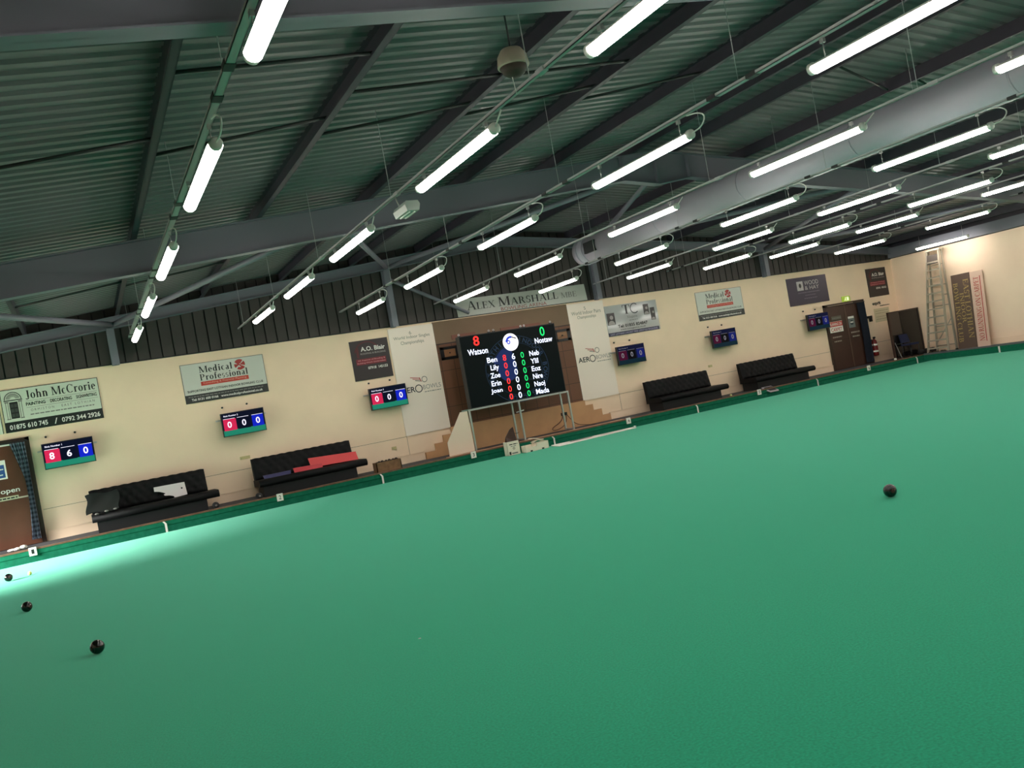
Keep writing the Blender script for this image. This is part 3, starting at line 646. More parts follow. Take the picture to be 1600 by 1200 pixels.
# ================================================================== SCOREBOARD BAY
b = MB().box(8.22, 12.24, D-.03, D-.001, 2.98, 3.56, TAUPE); b.box(8.22, 12.24, D-.03, D-.001, .22, 2.98, grid_mat('brown_boards', (108, 70, 48), (70, 46, 34), .36, .46, .008, .14)); struct(b, 'wall_far_bay')
b = MB().box(8.22, 12.24, D-.04, D-.03, 2.97, 3.0, DKBROWN); struct(b, 'trim_6')
for i, (x0, x1) in enumerate(((8.68, 9.35), (10.1, 11.3))):
    tag(MB().box(x0, x1, D-.06, D-.03, 3.05, 3.17, mat('red_brown_plank', (124, 78, 62), .6)).build('plank', loc=((x0+x1)/2, D-.04, 3.05)), ('short red brown plank above the left top of the scoreboard', 'long red brown plank above the right top of the scoreboard')[i], 'plank')
for i, x0 in enumerate((8.30, 11.68)):
    t = thing('wall_frame', ('dark framed wooden panel left of the big scoreboard', 'dark framed wooden panel right of the big scoreboard')[i], 'panel', (x0+.27, D-.04, 2.57))
    b = MB(); b.box(x0, x0+.52, D-.05, D-.03, 2.57, 2.64, BLACKP); b.box(x0, x0+.52, D-.05, D-.03, 2.83, 2.9, BLACKP); b.box(x0, x0+.1, D-.05, D-.03, 2.57, 2.9, BLACKP); b.box(x0+.42, x0+.52, D-.05, D-.03, 2.57, 2.9, BLACKP); b.build('frame', t)
    MB().box(x0+.1, x0+.42, D-.04, D-.03, 2.64, 2.83, mat('tan_insert', (134, 92, 58), .5)).build('insert', t)
    MB().lathe([(.018, 0), (.018, .008)], (x0+.26, D-.05, 2.735), BLACKP, 10, 'y').build('knob', t)
# plywood steps and dado
prof = [(7.42, .2), (7.42, .37), (7.70, .37), (7.70, .54), (7.95, .54), (7.95, .71), (8.2, .71), (8.2, .87), (12.24, .87), (12.24, .73), (12.48, .73), (12.48, .56), (12.74, .56), (12.74, .38), (13.0, .38), (13.0, .2)]
b = MB(); y0, y1 = D-.10, D-.036
for (x0, x1, z) in ((7.42, 7.70, .37), (7.70, 7.95, .54), (7.95, 8.2, .71), (8.2, 12.24, .87), (12.24, 12.48, .73), (12.48, 12.74, .56), (12.74, 13.0, .38)): b.box(x0, x1, y0, y1, WK, z, PLY)
tag(b.build('stepped_plywood_panel', loc=(10.2, D-.07, WK)), 'tan plywood panel with stepped ends behind the scoreboard frame', 'panel')
# sloping ply front ledge at the bank
tag(MB().box(7.5, 12.6, YB+.062, YB+.24, WK, WK+.035, mat('worn_ply', (186, 142, 110), .6, noise=.15, nscale=12)).build('plywood_ledge', loc=(10, YB+.15, WK)), 'worn plywood ledge along the bank under the scoreboard frame', 'ledge')
# cut white panel
tag(MB().prism_y([(7.61, .237), (8.28, .237), (8.26, 1.22), (8.07, 1.22), (7.61, .56)], 18.66, 18.68, mat('cut_white', (224, 204, 184), .6)).build('angled_white_board', loc=(7.95, 18.67, .237)), 'white board with a sloping cut edge, left of the scoreboard frame', 'board')
# LED scoreboard
LX, LZ, LY = 8.44, 1.245, 18.80; LW, LH = 2.74, 1.79
t = thing('electronic_scoreboard', 'big black electronic scoreboard showing Watson against Nostaw', 'scoreboard', (LX+LW/2, LY, LZ))
MB().box(LX, LX+LW, LY+.005, LY+.2, LZ, LZ+LH, BLACKP).build('cabinet', t)
F = Face(LX, LZ, LY); eb = lambda n, c, e: mat('led_'+n, c, .35, emit=e)
b = MB(); rect(b, F, .02, LW-.02, .02, LH-.02, mat('led_ground', (16, 26, 26), .5, emit=.35), 0); b.build('display', t)
DB = eb('deep_blue', (30, 46, 92), .9); DB2 = eb('ring_blue', (44, 62, 84), .8)
b = MB(); cxu, cyv = 1.46, .78
disc(b, F, cxu, cyv, .90, DB2, .002, r2=.888, n=64, sy=.93); disc(b, F, cxu, cyv, .71, DB2, .002, r2=.702, n=64, sy=.93)
disc(b, F, cxu, cyv, .68, DB, .002, 100, 160, .20, n=20, sy=.93); disc(b, F, 1.18, .78, .27, DB, .003)
disc(b, F, 1.80, .62, .17, DB2, .003, r2=.16)
txt = 'EAST LOTHIAN INDOOR BOWLING CLUB '
for i, ch in enumerate(txt*1):
    if ch == ' ': continue
    a = math.radians(215-i*(360/len(txt))*.98); vs, fs = glyphs(ch, .01)
    ax, bx = min(v[0] for v in vs), max(v[0] for v in vs); s = .13/.72
    out = []
    for x, y in vs:
        X = (x-(ax+bx)/2)*s; Y = (y-.35)*s+.80; c, sn = math.cos(a-PI/2), math.sin(a-PI/2)
        out.append(F.P(cxu+X*c-Y*sn, cyv+(X*sn+Y*c)*.93, .003))
    b.add(out, fs, DB2)
b.build('club_crest', t)
b = MB(); disc(b, F, 1.39, 1.47, .22, eb('disc_white', (250, 244, 255), 1.8), .004)
BL = eb('logo_blue', (36, 60, 180), 1.4)
disc(b, F, 1.40, 1.47, .155, BL, .006, 75, 175, .10); disc(b, F, 1.33, 1.475, .055, BL, .006, r2=.025); line(b, F, 1.42, 1.60, 1.56, 1.545, .03, INK, .006)
fit(b, F, glyphs('bowling', 0), 1.30, 1.52, 1.33, 1.39, eb('pink', (255, 150, 200), 1.2), .006); b.build('club_badge', t)
Wt = eb('text_white', (225, 232, 255), 2.0); Rd = eb('text_red', (255, 50, 44), 1.8); Gn = eb('text_green', (30, 214, 110), 1.5)
b = MB()
fit(b, F, glyphs('Watson', .012), .17, .72, 1.29, 1.44, Wt); fit(b, F, glyphs('Nostaw', .012), 2.08, 2.60, 1.33, 1.47, Wt)
for i, (l, r, ul, ur, rl, rr) in enumerate((('Ben', 'Neb', .65, .93, 1.86, 2.14), ('Lily', 'Ylil', .71, .94, 1.86, 2.08), ('Zoe', 'Eoz', .67, .94, 1.85, 2.11), ('Erin', 'Nire', .66, .93, 1.85, 2.13), ('Joan', 'Naoj', .61, .93, 1.85, 2.16), ('', 'Mada', 0, 0, 1.86, 2.24))):
    v = 1.10-.197*i; dip = .04 if l in ('Lily',) else 0
    if l: fit(b, F, glyphs(l, .012), ul, ur, v-.06-dip, v+.07, Wt)
    fit(b, F, glyphs(r, .012), rl, rr, v-.06-(.035 if r == 'Naoj' else 0), v+.07, Wt)
b.split('player_name', t)
b = MB()
fit(b, F, glyphs('8', .008), .37, .53, 1.51, 1.75, Rd); fit(b, F, glyphs('0', .01), 2.27, 2.41, 1.50, 1.74, Gn)
for i in range(6):
    v = 1.105-.197*i
    for u, c, s in ((1.14, Rd, '8' if i == 0 else '0'), (1.395, Wt, '6' if i == 0 else '0'), (1.65, Gn, '0')): fit(b, F, glyphs(s, .008), u-.047, u+.047, v-.075, v+.075, c)
b.split('score_digit', t)
for u in (.04, .87, 1.0, 1.78, 1.88, 2.66):
    e = MB(); e.tube([(LX+u+.022*math.cos(a), LY+.06, LZ+LH+.045+.022*math.sin(a)) for a in [i*2*PI/10 for i in range(11)]], .007, ALU, 6, cap=False); e.box(LX+u-.03, LX+u+.03, LY+.03, LY+.1, LZ+LH, LZ+LH+.02, BLACKP); e.build('lifting_eye', t)
# support frame
t = thing('scoreboard_frame', 'aluminium tube frame carrying the electronic scoreboard', 'frame', (9.8, 18.9, .236))
for x in (8.34, 9.71, 11.16):
    for y in (18.72, 19.12): MB().box(x-.02, x+.02, y-.02, y+.02, .236, 1.205, ALU).build('leg', t)
for y in (18.72, 19.12): MB().box(8.32, 11.18, y-.02, y+.02, 1.205, 1.244, ALU).build('top_rail', t)
for x in (8.34, 9.71, 11.16): MB().box(x-.015, x+.015, 18.74, 19.10, .25, .28, ALU).build('foot_rail', t)
MB().tube([(9.74, 19.0, .94), (9.94, 18.95, .965)], .014, WHITEP).build('cable_clip', t)
# power socket and cables on the plywood
t = thing('power_socket', 'black double power socket on the plywood, with looping cable', 'socket', (11.3, D-.11, .62))
for i in (0, 1): MB().box(11.42+i*.11, 11.49+i*.11, D-.13, D-.10, .58, .66, BLACKP).build('plug', t)
yy = D-.12
loop = [(11.55, 1.5), (11.50, 1.1), (11.47, .85), (11.46, .66), (11.42, .50), (11.30, .40), (11.12, .34), (11.05, .28), (11.10, .24), (11.25, .24), (11.42, .30), (11.54, .42), (11.56, .58)]
def smooth(p, k=2):
    for _ in range(k):
        q = [p[0]]
        for a, c in zip(p, p[1:]):
            q.append(tuple(a[i]*.75+c[i]*.25 for i in range(len(a)))); q.append(tuple(a[i]*.25+c[i]*.75 for i in range(len(a))))
        p = q + [p[-1]]
    return p
tag(MB().tube(smooth([(x, yy-.02, z) for x, z in loop]), .009, mat('dark_cable', (70, 44, 34), .5), 6).build('cable', loc=(11.3, yy, .25)), 'brown cable hanging in a loop below the scoreboard', 'cable')
tag(MB().tube(smooth([(11.58, yy, .60), (11.66, yy-.05, .45), (11.78, yy-.1, .28), (12.0, yy-.3, .22), (12.2, yy-.4, .215)]), .009, MATS['dark_cable'], 6).build('cable', loc=(11.9, yy, .21)), 'dark cable running from the socket down to the right floor', 'cable')

# ================================================================== SOFAS
def sofa(x, label, roller=0):
    t = thing('settee', label, 'sofa', (x+1.13, 19.15, WK), 'black settees along the far wall')
    W = 2.27
    MB().box(x+.06, x+2.16, 18.86, 19.5, WK, .44, mat('black_base', (9, 11, 14), .7)).build('base', t)
    # seat: rounded slab
    r = .06; prof = [(19.5, .43), (18.84, .43), (18.80, .45), (18.78, .50), (18.80, .55), (18.84, .58), (19.5, .57)]
    b = MB(); b.prism_x(prof, x-.02, x+2.42, BLACK, True); b.build('seat', t)
    # tufted backrest: gridded cushion
    b = MB(); nx, nz = 72, 16; vs = []
    for j in range(nz+1):
        for i in range(nx+1):
            u = i/nx; v = j/nz; X = x+W*u; Z = .56+.485*v
            ph = (i/6); row = j/4
            d = abs(math.sin(PI*(u*12+.5*row)))*abs(math.cos(PI*(u*12-.5*row)))
            edge = min(1, min(v, 1-v)*7)**.5*min(1, min(u, 1-u)*20)**.5
            Y = 19.36+.1*v - (.045*edge + .03*d*edge) 
            vs.append((X, Y, Z + (.012*abs(math.sin(PI*u*12)) if j == nz else 0)))
    k = nx+1; b.add(vs, [(j*k+i, j*k+i+1, (j+1)*k+i+1, (j+1)*k+i) for j in range(nz) for i in range(nx)], BLACK, True)
    b.hexa([(x, 19.36, .56), (x, 19.52, .56), (x, 19.56, 1.045), (x, 19.46, 1.045)], [(x+W, 19.36, .56), (x+W, 19.52, .56), (x+W, 19.56, 1.045), (x+W, 19.46, 1.045)], BLACK)
    b.build('backrest', t)
    for xx in (x+.12, x+2.05): MB().box(xx, xx+.06, 18.9, 19.45, WK, WK+.03, BLACKP).build('runner', t)
    return t
sofa(-.06, 'black tufted settee with a torn looking white board on it, beside the left door')
sofa(3.22, 'black tufted settee with red and blue strips lying on it')
sofa(14.14, 'black tufted settee under the dim screens, left one of the right pair')
sofa(17.66, 'black tufted settee nearest the right double door')
# bowls trolley/rollers next to sofas
for i, (x, lab) in enumerate(((2.24, 'black rubber roller at the right end of the first sofa'), (3.14, 'black rubber roller at the left end of the second sofa'))):
    t = thing('roller', lab, 'roller', (x, 18.75, WK+.065))
    MB().lathe([(.02, -.07), (.065, -.07), (.07, 0), (.065, .07), (.02, .07)], (x, 18.75, WK+.07), mat('rubber', (14, 14, 15), .6), 20, 'y').build('wheel', t)
    MB().lathe([(.022, -.075), (.022, -.069)], (x, 18.75, WK+.07), GREYINK, 12, 'y').build('hub', t)
# dark jacket on the first sofa's left arm
b = MB(); vs = []; nx, nz = 14, 12
for j in range(nz+1):
    for i in range(nx+1):
        u, v = i/nx, j/nz; X = -.14+.60*u+.03*math.sin(v*5); Z = .98-.40*v
        Y = 19.30-.40*v**1.5 - .03*math.sin(u*9+v*3); Z = .98-.36*v+.02*math.sin(u*7)
        vs.append((X, Y, max(Z, .60)))
b.add(vs, [(j*15+i, j*15+i+1, (j+1)*15+i+1, (j+1)*15+i) for j in range(nz) for i in range(nx)], mat('dark_green_cloth', (26, 32, 30), .9), True)
b.add([(x_, y_+.03, z_-.02) for x_, y_, z_ in vs], [(j*15+i, j*15+i+1, (j+1)*15+i+1, (j+1)*15+i) for j in range(nz) for i in range(nx)], MATS['dark_green_cloth'], True)
tag(b.build('folded_net_bag', loc=(.1, 19.1, .6)), 'dark mesh bag draped over the left end of the first sofa', 'bag')
for i, (x, z) in enumerate(((.02, .60), (.20, .62), (.36, .63))):
    tag(MB().lathe([(.0, 0), (.035, .005), (.04, .02), (.02, .035)], (x, 18.80, z-.02), GREYINK, 12).build('measure', loc=(x, 18.8, z-.02)), ('leftmost', 'middle', 'rightmost')[i]+' of three grey measures along the front edge of the first sofa', 'measure', 'grey measures on the first sofa')
# torn white card on the first sofa, black dot
t = thing('white_card', 'white card with a ragged left edge standing on the first sofa', 'card', (1.45, 19.3, .59))
MB().prism_y([(1.15, .87), (1.76, .86), (1.78, .59), (1.52, .575), (1.51, .61), (1.43, .64), (1.34, .655), (1.32, .68), (1.36, .70), (1.31, .73), (1.24, .76), (1.15, .78)], 19.27, 19.28, mat('white_card', (238, 228, 228), .5)).build('sheet', t)
MB().lathe([(.018, 0), (.018, .004)], (1.69, 19.265, .745), INK, 12, 'y').build('black_spot', t)
# red and blue strips on the second sofa
RED = mat('red_board', (206, 60, 62), .5)
tag(MB().hexa([(4.44, 19.16, .615), (5.55, 19.16, .585), (5.55, 19.17, .585), (4.44, 19.17, .615)], [(4.43, 19.29, .83), (5.55, 19.29, .77), (5.55, 19.30, .77), (4.43, 19.30, .83)], RED).build('red_board', loc=(5, 19.2, .6)), 'long flat red board leaning on the second sofa', 'board')
b = MB(); b.hexa([(4.02, 18.98, .59), (4.66, 18.98, .585), (4.66, 19.02, .585), (4.02, 19.02, .59)], [(4.00, 19.02, .69), (4.66, 19.03, .67), (4.66, 19.06, .67), (4.00, 19.06, .69)], mat('red_strip', (186, 44, 54), .5))
o = b.build('red_measuring_strip', loc=(4.3, 19, .59)); tag(o, 'narrow red measuring strip lying left of the red board', 'strip')
b = MB(); b.hexa([(3.36, 19.0, .585), (3.94, 19.0, .585), (3.94, 19.04, .585), (3.36, 19.04, .585)], [(3.34, 19.03, .66), (3.95, 19.03, .66), (3.95, 19.06, .66), (3.34, 19.06, .66)], mat('blue_strip', (34, 36, 84), .5))
tag(b.build('blue_measuring_strip', loc=(3.6, 19, .585)), 'dark blue measuring strip lying at the left of the second sofa', 'strip')
# wooden box on the walkway
t = thing('wooden_box', 'rough brown wooden box on the walkway right of the second sofa', 'box', (6.07, 18.72, WK))
WB = mat('rough_brown_wood', (120, 88, 58), .7, noise=.25, nscale=10)
b = MB(); b.box(5.77, 6.37, 18.6, 18.62, WK, .44, WB); b.box(5.77, 6.37, 18.85, 18.87, WK, .44, WB); b.box(5.77, 5.79, 18.6, 18.87, WK, .44, WB); b.box(6.35, 6.37, 18.6, 18.87, WK, .44, WB); b.box(5.78, 6.36, 18.61, 18.86, WK, WK+.03, WB); b.build('case', t)
b = MB(); 
for i in range(9): b.lathe([(.0, 0), (.035, .01), (.04, .035), (.02, .055)], (5.84+.057*i, 18.73+.04*math.sin(i*2), .40+.01*(i % 3)), mat('dark_filling', (50, 36, 26), .8), 8)
b.box(5.80, 6.34, 18.63, 18.84, .36, .41, MATS['dark_filling']); b.build('contents', t)

# ================================================================== NUMBERS AND LINE MARKS ON THE BANK
for i, x in enumerate((-1.145, 3.49, 8.09, 12.63, 17.26, 21.88)):
    t = thing('rink_number_plate', 'small white plate with number %d on the green bank' % (i+1), 'number plate', (x, YB-.02, .09), 'rink number plates on the far bank')
    MB().box(x-.065, x+.065, YB-.045, YB-.022, .10, .255, PAPER).build('plate', t)
    b = MB(); fit(b, Face(x-.065, .10, YB-.045), glyphs(str(i+1), .012), .042, .088, .035, .12, INK); b.build('digit', t)
wh = ('just right of the left door, under the first sofa', 'under the wooden box', 'in front of the scoreboard frame', 'before the third sofa', 'before the fourth sofa right end', 'near the dark board in the corner')
for i, x in enumerate((1.197, 5.79, 10.33, 14.96, 19.62, 24.18)):
    b = MB(); b.box(x-.02, x+.02, YB-.036, YB-.024, -.06, .15, WHITE)
    b.hexa([(x-.02, YB-.036, .15), (x+.02, YB-.036, .15), (x+.02, YB-.024, .15), (x-.02, YB-.024, .15)], [(x-.055, YB-.03, .20), (x-.02, YB-.03, .20), (x-.02, YB-.018, .20), (x-.055, YB-.018, .20)], WHITE)
    tag(b.build('boundary_marker', loc=(x, YB-.1, 0)), 'white boundary marker on the bank '+wh[i], 'marker', 'white boundary markers on the far bank')
b = MB(); b.box(XB-.03, XB-.02, 15.80, 15.85, 0, .19, WHITE); tag(b.build('boundary_marker', loc=(XB-.025, 15.82, 0)), 'white marker on the right hand bank below the plain wall', 'marker')
tag(MB().lathe([(.0, 0), (.03, .005), (.045, .03), (.03, .06), (.0, .07)], (23.22, YB+.02, LIP+.008), WHITEP, 14).build('bank_knob', loc=(23.22, YB+.02, LIP)), 'small white knob on the bank edge below the fire extinguisher', 'knob')
tag(MB().lathe([(.0, 0), (.03, .005), (.035, .03), (.02, .05), (.0, .055)], (16.25, YB+.02, LIP+.008), mat('pale_yellow', (220, 214, 150), .5), 14).build('jack', loc=(16.25, YB+.02, LIP)), 'small pale jack resting on the bank edge by the third sofa', 'jack')
# framed tablet leaning on the bank
t = thing('framed_tablet', 'grey framed dark tablet lying on the bank near plate five', 'tablet', (17.75, YB, .12))
a = [(17.50, YB+.10, .245), (17.88, YB+.10, .245), (17.96, YB-.10, .10), (17.62, YB-.10, .10)]
b = MB(); b.hexa(a, [(p[0], p[1]+.01, p[2]+.03) for p in a], mat('tablet_grey', (150, 146, 150), .4)); b.build('frame', t)
c = [(17.56, YB+.075, .257), (17.85, YB+.075, .257), (17.91, YB-.07, .152), (17.65, YB-.07, .152)]
b = MB(); b.hexa([(p[0], p[1]+.0, p[2]-.004) for p in c], [(p[0], p[1]-.002, p[2]+.008) for p in c], mat('tablet_dark', (40, 28, 32), .3)); b.build('glass', t)

# ================================================================== THINGS AT THE CARPET EDGE
CART = mat('carton_white', (244, 232, 212), .6)
t = thing('carton', 'white printed carton at the carpet edge, holding a brown bag', 'box', (8.95, 18.05, 0))
b = MB(); x0, x1, y0, y1, h = 8.80, 9.13, 17.95, 18.14, .33
for a in ((x0, x1, y0, y0+.006), (x0, x1, y1-.006, y1), (x0, x0+.006, y0, y1), (x1-.006, x1, y0, y1)): b.box(a[0], a[1], a[2], a[3], .0, h, CART)
b.box(x0, x1, y0, y1, 0, .006, CART); b.build('case', t)
b = MB(); F = Face(x0, 0, y0); small_print(b, F, .06, .28, .24, .275, INK, 2); small_print(b, F, .09, .25, .20, .225, GREYINK, 12); disc(b, F, .17, .16, .03, INK, .003, r2=.018, n=16); rect(b, F, .10, .26, .03, .06, GREYINK); rect(b, F, .03, .08, .02, .09, INK); b.build('printing', t)
b = MB(); vs = []
BAG = mat('brown_bag', (66, 38, 32), .4, noise=.2, nscale=14)
b.add([(8.83, 17.97, .28), (9.10, 17.97, .28), (9.10, 18.12, .28), (8.83, 18.12, .28), (8.83, 18.0, .45), (8.97, 17.99, .62), (9.06, 17.99, .66), (9.09, 18.01, .52), (8.86, 18.09, .44), (9.0, 18.1, .60), (9.07, 18.1, .64), (9.10, 18.09, .50)],
      [(0,1,7,6,5,4), (3,8,9,10,11,2), (0,4,8,3), (1,2,11,7), (4,5,9,8), (5,6,10,9), (6,7,11,10), (0,3,2,1)], BAG); 
bt = thing('paper_bag', 'crumpled dark brown bag standing up out of the white carton', 'bag', (8.97, 18.05, .28)); b.build('bag_body', bt)
MB().tube([(9.08, 18.0, .50), (9.14, 17.98, .49), (9.19, 17.97, .50)], .007, DARKC, 6).build('strap', bt)
for i, (x0, x1, y0, h, lab) in enumerate(((9.20, 9.50, 17.80, .16, 'low white tray with a notch, right beside the carton'), (9.52, 9.86, 17.84, .18, 'white tray with a raised end, right of the notched tray'))):
    t = thing('card_tray', lab, 'tray', ((x0+x1)/2, y0+.1, 0), 'white card trays at the carpet edge')
    b = MB(); b.box(x0, x1, y0, y0+.006, 0, h*(.7 if i == 0 else 1), CART); b.box(x0, x1, y0+.22, y0+.226, 0, h, CART); b.box(x0, x0+.006, y0, y0+.226, 0, h, CART); b.box(x1-.006, x1, y0, y0+.226, 0, h, CART); b.box(x0, x1, y0, y0+.226, 0, .006, CART); b.build('case', t)
    MB().box((x0+x1)/2-.03, (x0+x1)/2+.03, y0-.003, y0, 0, .035, INK).build('notch', t)
b = MB()
for k, z in enumerate((.19, .26)):
    pts = [(9.48-.06*k+.05*i, 17.95, z+.035*math.sin(i*.55+k)) for i in range(8)]
    for p, q in zip(pts, pts[1:]): b.hexa([(p[0], 17.88, p[2]), (q[0], 17.88, q[2]), (q[0], 18.04, q[2]), (p[0], 18.04, p[2])], [(p[0], 17.88, p[2]+.012), (q[0], 17.88, q[2]+.012), (q[0], 18.04, q[2]+.012), (p[0], 18.04, p[2]+.012)], CART)
tag(b.build('curled_cardboard', loc=(9.6, 17.95, .18)), 'curled white cardboard flaps lying on the white trays', 'cardboard')
# long white sheet lying at the edge
t = thing('rolled_banner_sheet', 'long white printed sheet lying along the carpet edge, right of the trays', 'sheet', (11.2, 17.9, 0))
MB().hexa([(9.95, 17.52, .002), (12.45, 17.80, .002), (12.55, 18.06, .002), (10.0, 17.98, .002)], [(9.95, 17.52, .012), (12.45, 17.80, .012), (12.55, 18.06, .02), (10.0, 17.98, .03)], PAPER).build('sheet', t)
b = MB(); b.add([(10.45, 17.80, .025), (11.15, 17.88, .024), (11.2, 17.99, .024), (10.5, 17.96, .027)], [(0,1,2,3)], INK); b.add([(11.4, 17.84, .022), (12.1, 17.92, .02), (12.1, 17.96, .02), (11.4, 17.89, .022)], [(0,1,2,3)], GREYINK); b.build('printing', t)
MB().lathe([(.0, 0), (.04, .0), (.045, .03), (.0, .04)], (12.5, 17.95, .014), mat('clear_tape', (170, 190, 176), .2), 14).build('tape_end', t)

# ================================================================== BOWLS
def bowl(x, y, r, ang, label, m=BLACKG, group='black bowls on the green'):
    t = thing('bowl', label, 'bowl', (x, y, 0), group)
    n = 40; prof = []
    for i in range(21):
        a = -PI/2+PI*i/20; prof.append((max(r*math.cos(a), 1e-4), r*.93*math.sin(a)))
    b = MB(); b.lathe(prof, (x, y, r), m, n, 'x'); o = b.build('body', t)
    b = MB(); b.lathe([(r*.36, 0), (r*.36, .004), (r*.25, .006), (1e-4, .006)], (x+r*.855, y, r), mat('bowl_disc', (64, 26, 24), .25), 24, 'x')
    b.lathe([(1e-4, -.006), (r*.25, -.006), (r*.36, -.004), (r*.36, 0)], (x-r*.855, y, r), MATS['bowl_disc'], 24, 'x'); b.build('side_disc', t)
    b = MB(); b.tube([(x+r*.72, y+r*.60*math.cos(a), r+r*.60*math.sin(a)) for a in [k*2*PI/32 for k in range(33)]], .0022, mat('grip_groove', (40, 38, 38), .6), 6, cap=False)
    b.tube([(x-r*.72, y+r*.60*math.cos(a), r+r*.60*math.sin(a)) for a in [k*2*PI/32 for k in range(33)]], .0022, MATS['grip_groove'], 6, cap=False); b.build('grip_ring', t)
    t.rotation_euler.z = ang; return t
bowl(6.662, 5.60, .0625, 1.2, 'lone black bowl on the right of the green')
bowl(-.174, 8.46, .0625, .5, 'shiny black bowl lowest in the left group, nearest the camera')
bowl(-.917, 12.06, .0625, 2.3, 'shiny black bowl in the middle of the three on the left')
bowl(-1.384, 15.88, .0625, 2.0, 'black bowl farthest back on the left, in the bright light patch')
b = MB(); r = .032; b.lathe([(max(r*math.cos(-PI/2+PI*i/14), 1e-4), r+r*math.sin(-PI/2+PI*i/14)) for i in range(15)], (-1.099, 16.08, 0), mat('jack_yellow', (226, 216, 130), .35), 24)
tag(b.build('jack', loc=(-1.099, 16.08, 0)), 'small pale yellow jack ball near the farthest left bowl', 'jack')
b = MB()
tag(MB().lathe([(.001, 0), (.012, .001), (.008, .004), (.001, .005)], (1.92, 5.9, 0), WHITE, 8).build('chalk_fleck', loc=(1.92, 5.9, 0)), 'tiny white fleck on the middle of the green carpet', 'fleck')

# ================================================================== RIGHT CORNER
# fire extinguisher
t = thing('fire_extinguisher', 'red fire extinguisher with white labels, right of the far door', 'fire extinguisher', (23.93, D-.12, .42))
ex, ey = 23.93, D-.12
MB().lathe([(.05, .42), (.085, .43), (.088, .47), (.088, .86), (.075, .93), (.035, .97), (.03, 1.0)], (ex, ey, 0), mat('extinguisher_red', (120, 20, 18), .3), 24).build('cylinder', t)
MB().lathe([(.0895, .76), (.0895, .82)], (ex, ey, 0), PAPER, 24).build('label', t); MB().lathe([(.0895, .54), (.0895, .60)], (ex, ey, 0), PAPER, 24).build('label', t)
MB().box(ex-.02, ex+.02, ey-.06, ey+.02, 1.0, 1.06, BLACKP).build('valve_handle', t)
MB().tube(smooth([(ex, ey-.03, 1.0), (ex-.08, ey-.04, .98), (ex-.10, ey-.03, .86), (ex-.095, ey-.03, .72)]), .011, BLACKP, 8).build('hose', t)
MB().box(ex-.04, ex+.04, D-.03, D, .85, .98, DARKC).build('wall_hook', t)
# dark board parallel to the wall, blue chair before it
t = thing('dark_board', 'tall dark glossy board in a brown frame standing in the corner', 'board', (24.72, 19.0, WK))
x0, x1, z1 = 23.97, 25.5, 1.78
MB().box(x0+.05, x1-.03, 19.02, 19.04, WK+.03, z1-.03, mat('dark_glass', (26, 24, 24), .12, spec=.6)).build('pane', t)
b = MB(); b.box(x0, x0+.06, 19.0, 19.06, WK, z1, DOOR2M); b.box(x1-.04, x1, 19.0, 19.06, WK, z1, DKBROWN); b.box(x0, x1, 19.0, 19.06, z1-.04, z1, DKBROWN); b.box(x0, x1, 19.0, 19.06, WK, WK+.04, DKBROWN); b.build('frame', t)
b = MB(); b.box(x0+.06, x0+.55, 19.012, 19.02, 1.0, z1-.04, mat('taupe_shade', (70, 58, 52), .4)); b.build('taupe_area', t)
t = thing('chair', 'navy blue chair with thin legs before the dark corner board', 'chair', (24.45, 18.72, WK))
NV = mat('navy_fabric', (22, 30, 62), .8); b = MB(); b.box(24.24, 24.66, 18.56, 18.92, .60, .66, NV); b.build('seat', t)
b = MB(); b.hexa([(24.24, 18.88, .70), (24.66, 18.88, .70), (24.66, 18.92, .70), (24.24, 18.92, .70)], [(24.26, 18.94, .98), (24.64, 18.94, .98), (24.64, 18.98, .98), (24.26, 18.98, .98)], NV); b.build('backrest', t)
for sx in (24.26, 24.64):
    for sy in (18.58, 18.90): MB().tube([(sx, sy, WK), (sx, sy, .62)], .012, BLACKP, 8).build('leg', t)
for sx in (24.28, 24.62): MB().tube([(sx, 18.90, .62), (sx, 18.93, .75)], .011, BLACKP, 8).build('back_support', t)
b = MB(); r = random.Random(5); vs = []
for i in range(7): b.lathe([(.02, 0), (.10, .02), (.12, .10), (.06, .17), (.001, .18)], (24.90+.09*i, 18.72+.07*math.sin(i*2), WK), mat('dark_clutter', (22, 22, 20), .8, noise=.3, nscale=9), 9)
tag(b.build('equipment_bag', loc=(25.1, 18.7, WK)), 'low dark lumpy bag on the floor right of the navy chair', 'bag')
tag(MB().tube([(24.02, 18.96, .75), (23.72, 18.55, .22)], .012, GREYINK, 6).build('pusher_stick', loc=(23.72, 18.55, .21)), 'thin grey stick leaning left of the dark corner board', 'stick')
# step ladder
t = thing('step_ladder', 'tall aluminium step ladder reaching the eaves beside the corner', 'ladder', (25.1, 18.05, WK))
LA = mat('ladder_alu', (170, 160, 142), .45)
f0, f1, a0, a1 = Vector((24.85, 18.43, WK)), Vector((24.85, 17.69, WK)), Vector((25.2, 18.09, 3.54)), Vector((25.2, 17.68, 3.54))
def rail(b, p, q, wx, wy, m): b.hexa([p+Vector((-wx, -wy, 0)), p+Vector((wx, -wy, 0)), p+Vector((wx, wy, 0)), p+Vector((-wx, wy, 0))], [q+Vector((-wx, -wy, 0)), q+Vector((wx, -wy, 0)), q+Vector((wx, wy, 0)), q+Vector((-wx, wy, 0))], m)
for p, q in ((f0, a0), (f1, a1)): b = MB(); rail(b, p, q, .035, .02, LA); b.build('front_rail', t)
r0, r1 = Vector((25.42, 18.5, WK)), Vector((25.42, 17.80, WK)); ra0, ra1 = a0+Vector((.1, .02, 0)), a1+Vector((.1, -.02, 0))
for p, q in ((r0, ra0), (r1, ra1)): b = MB(); rail(b, p, q, .025, .022, LA); b.build('rear_rail', t)
